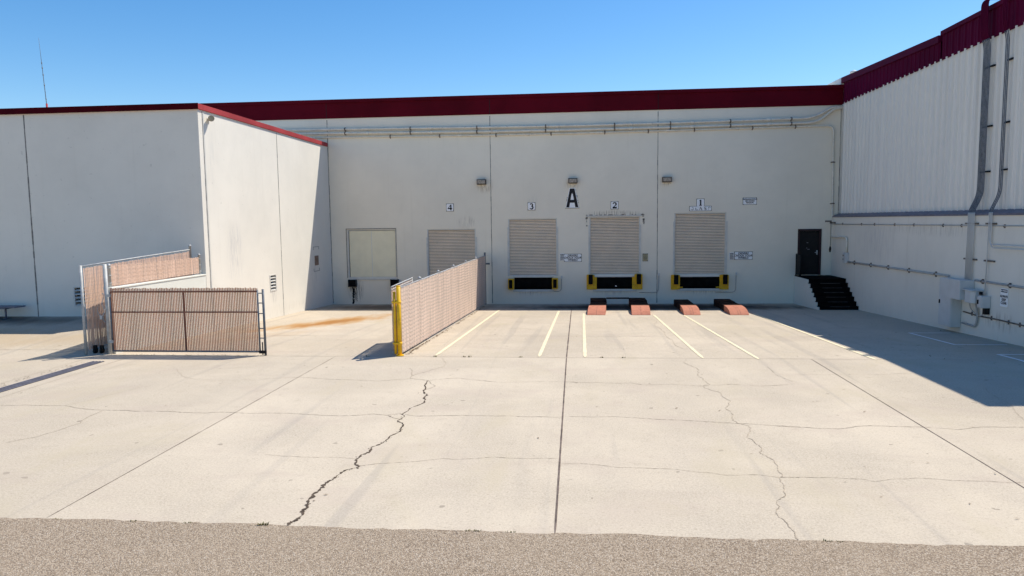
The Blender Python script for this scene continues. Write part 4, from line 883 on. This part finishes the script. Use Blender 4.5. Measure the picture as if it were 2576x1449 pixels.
# ------------------------------------------------------------------ slatted fences and gates
def slat_panel(p0, p1, zb, zt, pitch, wd, ripple=.005, seg=.05, thick=.003, lean=0., jit=1.):
    """woven slats: each slat ripples in depth as it passes the mesh wires"""
    a = Vector(p0); b = Vector(p1); d = (b-a); L = d.length; d.normalize(); nn = Vector((-d.y, d.x, 0)); mb = MB(); n = int(L/pitch)
    for i in range(n):
        t = (i+.5)*pitch; c = a+d*t; z0, z1 = zb(t/L)+rnd.uniform(-.01, .012), zt(t/L)+rnd.uniform(-.012, .012); k = max(4, int((z1-z0)/seg)); ph = i % 2; tilt = rnd.uniform(-lean, lean); ww = wd*(1+jit*rnd.uniform(-.1, .06)); tw = jit*rnd.uniform(-.006, .006)
        prev = None
        for j in range(k+1):
            z = z0+(z1-z0)*j/k; off = nn*(ripple*math.sin(math.pi*(j+i*.37))); cc = c+off+d*tilt*(j/k-.5)
            l = cc-d*ww/2-nn*tw; r = cc+d*ww/2+nn*tw; q = [(l.x, l.y, z), (r.x, r.y, z), (r.x+nn.x*thick, r.y+nn.y*thick, z), (l.x+nn.x*thick, l.y+nn.y*thick, z)]
            if prev:
                for e in range(4):
                    f = (e+1) % 4; mb.quad([prev[e], prev[f], q[f], q[e]])
            else: mb.quad(q)
            prev = q
        mb.quad(prev)
    return mb
def wires(p0, p1, zb, zt, pitch, r=.0013, step=.05):
    a = Vector(p0); b = Vector(p1); d = (b-a); L = d.length; d.normalize(); nn = Vector((-d.y, d.x, 0)); mb = MB(); n = int(L/pitch)
    for i in range(n+1):
        t = i*pitch; z0, z1 = zb(t/L), zt(t/L); k = int((z1-z0)/step); pts = []
        for j in range(k+1):
            s_ = 1 if j % 2 else -1; q = a+d*(t+s_*pitch*.5)+nn*(.009*s_); pts.append((q.x, q.y, z0+(z1-z0)*j/k))
        mb.tube(pts, r, 3, cap=False)
    return mb
def post(mb, x, y, z0, z1, r=.04, dome=True):
    pts = [(x, y, z0), (x, y, z1)]; rr = [r, r]
    if dome: pts += [(x, y, z1+.001), (x, y, z1+.03), (x, y, z1+.06)]; rr += [r*1.25, r*1.15, r*.35]
    mb.tube(pts, rr, 12)
cst = lambda v: (lambda t: v)
lin = lambda a, b: (lambda t: a+(b-a)*t)

# gate across the left bay (seen from its shaded side)
gt = thing('slatted_gate', (-10, 17.27, 0), 'closed gate leaf of brown vertical slats across the left bay', 'gate')
gx0, gx1, gy = -12.10, -8.12, 17.28
slat_panel((gx0, gy, 0), (gx1, gy, 0), cst(.10), cst(1.735), .0432, .0305, .0015, jit=.15).build('slats', M['slatbrown'], gt, fix=False)
wires((gx0, gy, 0), (gx1, gy, 0), cst(.05), cst(1.70), .0432, .0009).build('chain_link', M['darkgalv'], gt, fix=False)
mb = MB(); mb.tube([(gx0, gy-.03, .10), (gx1+.0, gy-.03, .10)], .022, 8); mb.tube([(gx0, gy-.03, .10), (gx0, gy-.03, 1.68)], .022, 8); mb.tube([(gx1, gy-.03, .10), (gx1, gy-.03, 1.68)], .022, 8); mb.build('frame', M['darkgalv'], gt)
mb = MB(); mb.box(gx0, gx1, gy-.035, gy-.012, 1.625, 1.665); mb.box(gx0, gx1, gy-.035, gy-.012, 1.10, 1.135); mb.box(-10.12, -10.08, gy-.034, gy-.013, .12, 1.62); mb.build('rail', M['rail'], gt)
mb = MB(); post(mb, -7.99, gy, .0, 1.70, .03, False); 
for z in (.12, .45, .7, 1.08, 1.35, 1.6): mb.box(-8.10, -7.99, gy-.035, gy-.02, z-.012, z+.012)
mb.build('latch_post', M['darkgalv'], gt)
mb = MB(); mb.tube([(-8.04, gy-.05, .02), (-8.04, gy-.05, .35)], .015, 6); mb.box(-8.13, -7.95, gy-.07, gy-.03, .06, .13); mb.build('drop_bolt', M['black'], gt)
mb = MB()
for z in (.35, 1.55): mb.box(gx0-.09, gx0+.02, gy-.06, gy+.0, z-.035, z+.035)
mb.build('hinge', M['galv'], gt)
# tall post and chain at the wall end
tp = thing('gate_post', (-12.26, 17.33, 0), 'tall grey steel post where the brown gate hangs', 'post')
mb = MB(); post(mb, -12.24, 17.33, 0, 2.36, .05, False); mb.build('tube', M['galv'], tp)
mb = MB()
for i in range(22):
    a = i*.6; mb.tube([(-12.31+.03*math.sin(a), 17.27, 1.62-i*.035), (-12.31+.03*math.sin(a+.6), 17.27, 1.62-(i+1)*.035)], .009, 5)
for i in range(14):
    a = math.pi*i/13; mb.tube([(-12.36+.1*math.cos(a), 17.25, 1.2-.18*math.sin(a)), (-12.36+.1*math.cos(a+.24), 17.25, 1.2-.18*math.sin(a+.24))], .008, 5)
mb.box(-12.40, -12.34, 17.235, 17.265, .93, 1.03); mb.build('chain', M['galv'], tp)
# low wall with fence on top
lw = thing('low_wall', (-12.24, 19.8, 0), 'low off white concrete wall between the brown gate and the annex corner', 'wall')
mb = MB(); mb.box(-12.36, -12.145, 17.42, 22.14, -.6, 1.70); mb.build('wall', M['white_wall'], lw)
mb = MB(); mb.box(-12.38, -12.125, 17.40, 22.13, 1.701, 1.745); mb.build('coping', M['white_wall'], lw, .008)
f2 = thing('slatted_fence', (-12.25, 19.8, 1.745), 'short tan slatted fence standing on top of the low white wall', 'fence')
slat_panel((-12.24, 21.9, 0), (-12.24, 17.55, 0), cst(1.785), cst(2.30), .050, .0415, .002, .05, lean=.01, jit=.7).build('slats', M['slat'], f2, fix=False)
wires((-12.24, 21.9, 0), (-12.24, 17.55, 0), cst(1.78), cst(2.28), .05).build('chain_link', M['galv'], f2, fix=False)
for yy, z in ((17.5, 2.30), (21.95, 2.36)):
    mb = MB(); post(mb, -12.24, yy, 1.746, z, .036); 
    for zz in (1.85, 2.05, 2.25): mb.tube([(-12.24, yy, zz-.012), (-12.24, yy, zz+.012)], .046, 10)
    mb.build('post', M['galv'], f2)
# tall leaf parked along the far side of the low wall
f1 = thing('slatted_gate', (-12.6, 19.5, .1), 'tall tan slatted gate leaf with pale top rail swung back toward the annex', 'gate')
q0, q1 = Vector((-12.80, 17.18, 0)), Vector((-12.42, 21.75, 0))
slat_panel(q1, q0+(q1-q0)*.012, lin(.42, .12), lin(2.50, 2.26), .050, .041, .0005, .25, lean=.014, jit=.6).build('slats', M['slat'], f1, fix=False)
wires(q1, q0, lin(.42, .1), lin(2.5, 2.28), .05).build('chain_link', M['galv'], f1, fix=False)
mb = MB(); mb.tube([(q0.x, q0.y, 2.31), (q0.x*.5+q1.x*.5, q0.y*.5+q1.y*.5, 2.44), (q1.x, q1.y, 2.56)], .02, 8); mb.build('top_rail', M['galv'], f1)
mb = MB(); post(mb, q0.x, q0.y, .02, 2.34, .036, False); mb.build('post', M['galv'], f1)
mb = MB(); post(mb, q1.x, q1.y, .3, 2.66, .036); mb.build('post', M['galv'], f1)
mb = MB(); mb.tube([(q0.x+.02, q0.y+.2, .1), (q1.x, q1.y, .4)], .025, 8); mb.build('bottom_rail', M['galv'], f1)
for dx in (.0, .30):
    mb = MB(); x = -12.72+dx*.6; mb.tube([(x, 17.40, .085), (x+.045, 17.40, .085)], .08, 16); mb.box(x-.02, x+.065, 17.37, 17.43, .10, .22); mb.build('wheel', M['black'], f1)

# fence down the middle, ending at the yellow post
f3 = thing('slatted_fence', (-4.45, 25, -.3), 'long sunlit beige slatted fence running from the yellow post to the dock wall', 'fence')
FX = -4.47; ya, yb = 17.42, 33.75
gzl = lambda t: SLOPE*(ya+(yb-ya)*t-YJ)
slat_panel((FX, yb, 0), (FX, ya, 0), lambda t: gzl(1-t)+.06, cst(1.70), .047, .0458, .0030, .05, jit=.25).build('slats', M['slatpink'], f3, fix=False)
wires((FX, yb, 0), (FX, ya, 0), lambda t: gzl(1-t)+.03, cst(1.735), .047).build('chain_link', M['galv'], f3, fix=False)
mb = MB(); mb.tube([(FX-.05, ya, 1.70), (FX-.05, yb, 1.70)], .022, 8); mb.build('top_rail', M['galv'], f3)
for yy in (19.9, 22.6, 25.4, 28.2, 31.0):
    mb = MB(); post(mb, FX-.07, yy, ground_z(0, yy), 1.74, .04); mb.build('post', M['galv'], f3)
mb = MB(); mb.box(FX-.07, FX+.01, yb-.02, yb+.06, ground_z(0, yb), 1.86); mb.box(FX-.0, FX+.2, yb+.0, yb+.06, 1.28, 1.36); mb.build('wall_post', M['darkgalv'], f3)
# irregular gaps where slats sag: dark folds
yp = thing('yellow_post', (-4.52, 17.3, 0), 'bright yellow steel post at the near end of the beige fence', 'post')
mb = MB(); post(mb, -4.50, 17.32, 0, 1.76, .055, False); mb.tube([(-4.50, 17.32, 1.76), (-4.50, 17.32, 1.775)], [.058, .045], 12)
mb.tube([(-4.605, 17.32, .05), (-4.605, 17.32, 1.62)], .034, 10); mb.build('tube', M['yellow'], yp)
mb = MB()
for z in (1.36, .32):
    mb.tube([(-4.50, 17.32, z-.03), (-4.50, 17.32, z+.03)], .068, 12); mb.box(-4.66, -4.50, 17.255, 17.275, z-.02, z+.02); mb.tube([(-4.605, 17.32, z-.03), (-4.605, 17.32, z+.03)], .045, 10)
mb.tube([(-4.50, 17.32, .86), (-4.50, 17.32, .88)], .06, 12); mb.build('hinge', M['yellow'], yp)
mb = MB(); mb.tube([(-4.50, 17.32, .003), (-4.50, 17.32, .03)], .10, 12); mb.build('foot', M['yellow'], yp)
# second leaf folded open behind the fence
g2 = thing('slatted_gate', (-4.75, 18.8, 0), 'open gate leaf folded back behind the beige fence at the yellow post', 'gate')
h0, h1 = Vector((-4.70, 17.40, 0)), Vector((-4.85, 20.3, 0))
slat_panel(h0, h1, cst(.06), cst(1.70), .0432, .036, .004).build('slats', M['slatpink'], g2, fix=False)
mb = MB()
for zz, rr in ((1.73, .018), (1.655, .014), (.08, .02)): mb.tube([(h0.x, h0.y, zz), (h1.x, h1.y, zz)], rr, 8)
mb.tube([(h1.x, h1.y, .06), (h1.x, h1.y, 1.75)], .018, 8); mb.build('frame', M['galv'], g2)

# ------------------------------------------------------------------ trench drain, weeds, litter
td = thing('trench_drain', (-11.87, 14, 0), 'dark steel slotted trench drain grate in the concrete at lower left', 'drain')
mb = MB(); mb.box(-12.03, -11.715, 8.5, 16.35, .002, .006); mb.build('channel', M['black'], td)
for i, xx in enumerate((-12.0, -11.915, -11.83, -11.745)):
    mb = MB(); mb.box(xx-.018, xx+.018, 8.5, 16.35, .006, .016); mb.build('bar', M['grey'], td)
GWD = 'dry weed tufts along the asphalt edge'
wl = [atZ(u, v) for u, v in ((665, 1319), (655, 1319), (148, 1304), (335, 1310), (1180, 1333), (1200, 1333), (1285, 1336), (2080, 1361), (2112, 1362), (475, 1314))]
def weed(p, h, n, lab, grp):
    mb = MB()
    for k in range(n):
        a = rnd.uniform(0, 6.28); l = h*rnd.uniform(.4, 1.); b = Vector((p.x+rnd.uniform(-.05, .05), p.y+rnd.uniform(-.015, .015), ground_z(p.x, p.y)-.005)); t = b+Vector((math.cos(a)*l*.6, math.sin(a)*l*.6, l)); w_ = Vector((-math.sin(a), math.cos(a), 0))*.006; md = b.lerp(t, .5)+Vector((0, 0, l*.15))
        mb.quad([b-w_, b+w_, md+w_*.8, md-w_*.8]); mb.quad([md-w_*.8, md+w_*.8, t+w_*.1, t-w_*.1])
    tag(mb.build('weed', M['leafy'], fix=False), lab, 'weed', grp)
for i, p in enumerate(wl): weed(Vector((p.x, EDGE-.01, 0)), rnd.uniform(.02, .035) if i else .05, 14 if i else 30, 'tiny dry weed tuft at the seam of concrete and asphalt', GWD)
for u, v in ((1100, 893), (1172, 895), (1186, 895), (1311, 896), (1512, 898), (1568, 899), (934, 893)):
    p = atG(u, v); weed(Vector((p.x, 17.2, 0)), .05, 14, 'tiny weed tuft growing in the cross joint before the docks', 'weeds in the cross joint')
mb = MB()
def leaf(x, y, s_):
    a = rnd.uniform(0, 6.28); z = ground_z(x, y)+.01; d = Vector((math.cos(a), math.sin(a), 0))*s_; n = Vector((-d.y, d.x, 0))*rnd.uniform(.25, .6); c = Vector((x, y, z)); u_ = Vector((0, 0, s_*rnd.uniform(.1, .5)))
    mb.quad([c-d, c-n*.7+u_*.4, c+d+u_, c+n*.7+u_*.4])
for i in range(150): leaf(rnd.uniform(-9, 10), rnd.uniform(8, 30), rnd.uniform(.012, .035))
for i in range(60): leaf(rnd.uniform(7.2, 11.2), rnd.uniform(15, 29), rnd.uniform(.02, .055))
for i in range(260): yy = 17.5+15*rnd.random()**1.3; leaf(FX+.06+abs(rnd.gauss(0, .05)), yy, rnd.uniform(.025, .07))
for i in range(70): yy = rnd.uniform(13, 16.3); leaf(-12.1-abs(rnd.gauss(0, .12)), yy, rnd.uniform(.015, .04))
for i in range(120): leaf(rnd.uniform(-12, -8), 17.2+rnd.gauss(0, .06), rnd.uniform(.012, .04))
for i in range(60): leaf(rnd.uniform(-3, 9), 33.6+rnd.uniform(-.4, .3), rnd.uniform(.02, .05))
tag(mb.build('leaf_litter', M['leaf'], fix=False), 'scattered dry leaf scraps and grit across the yard', 'leaf litter', kind='stuff')
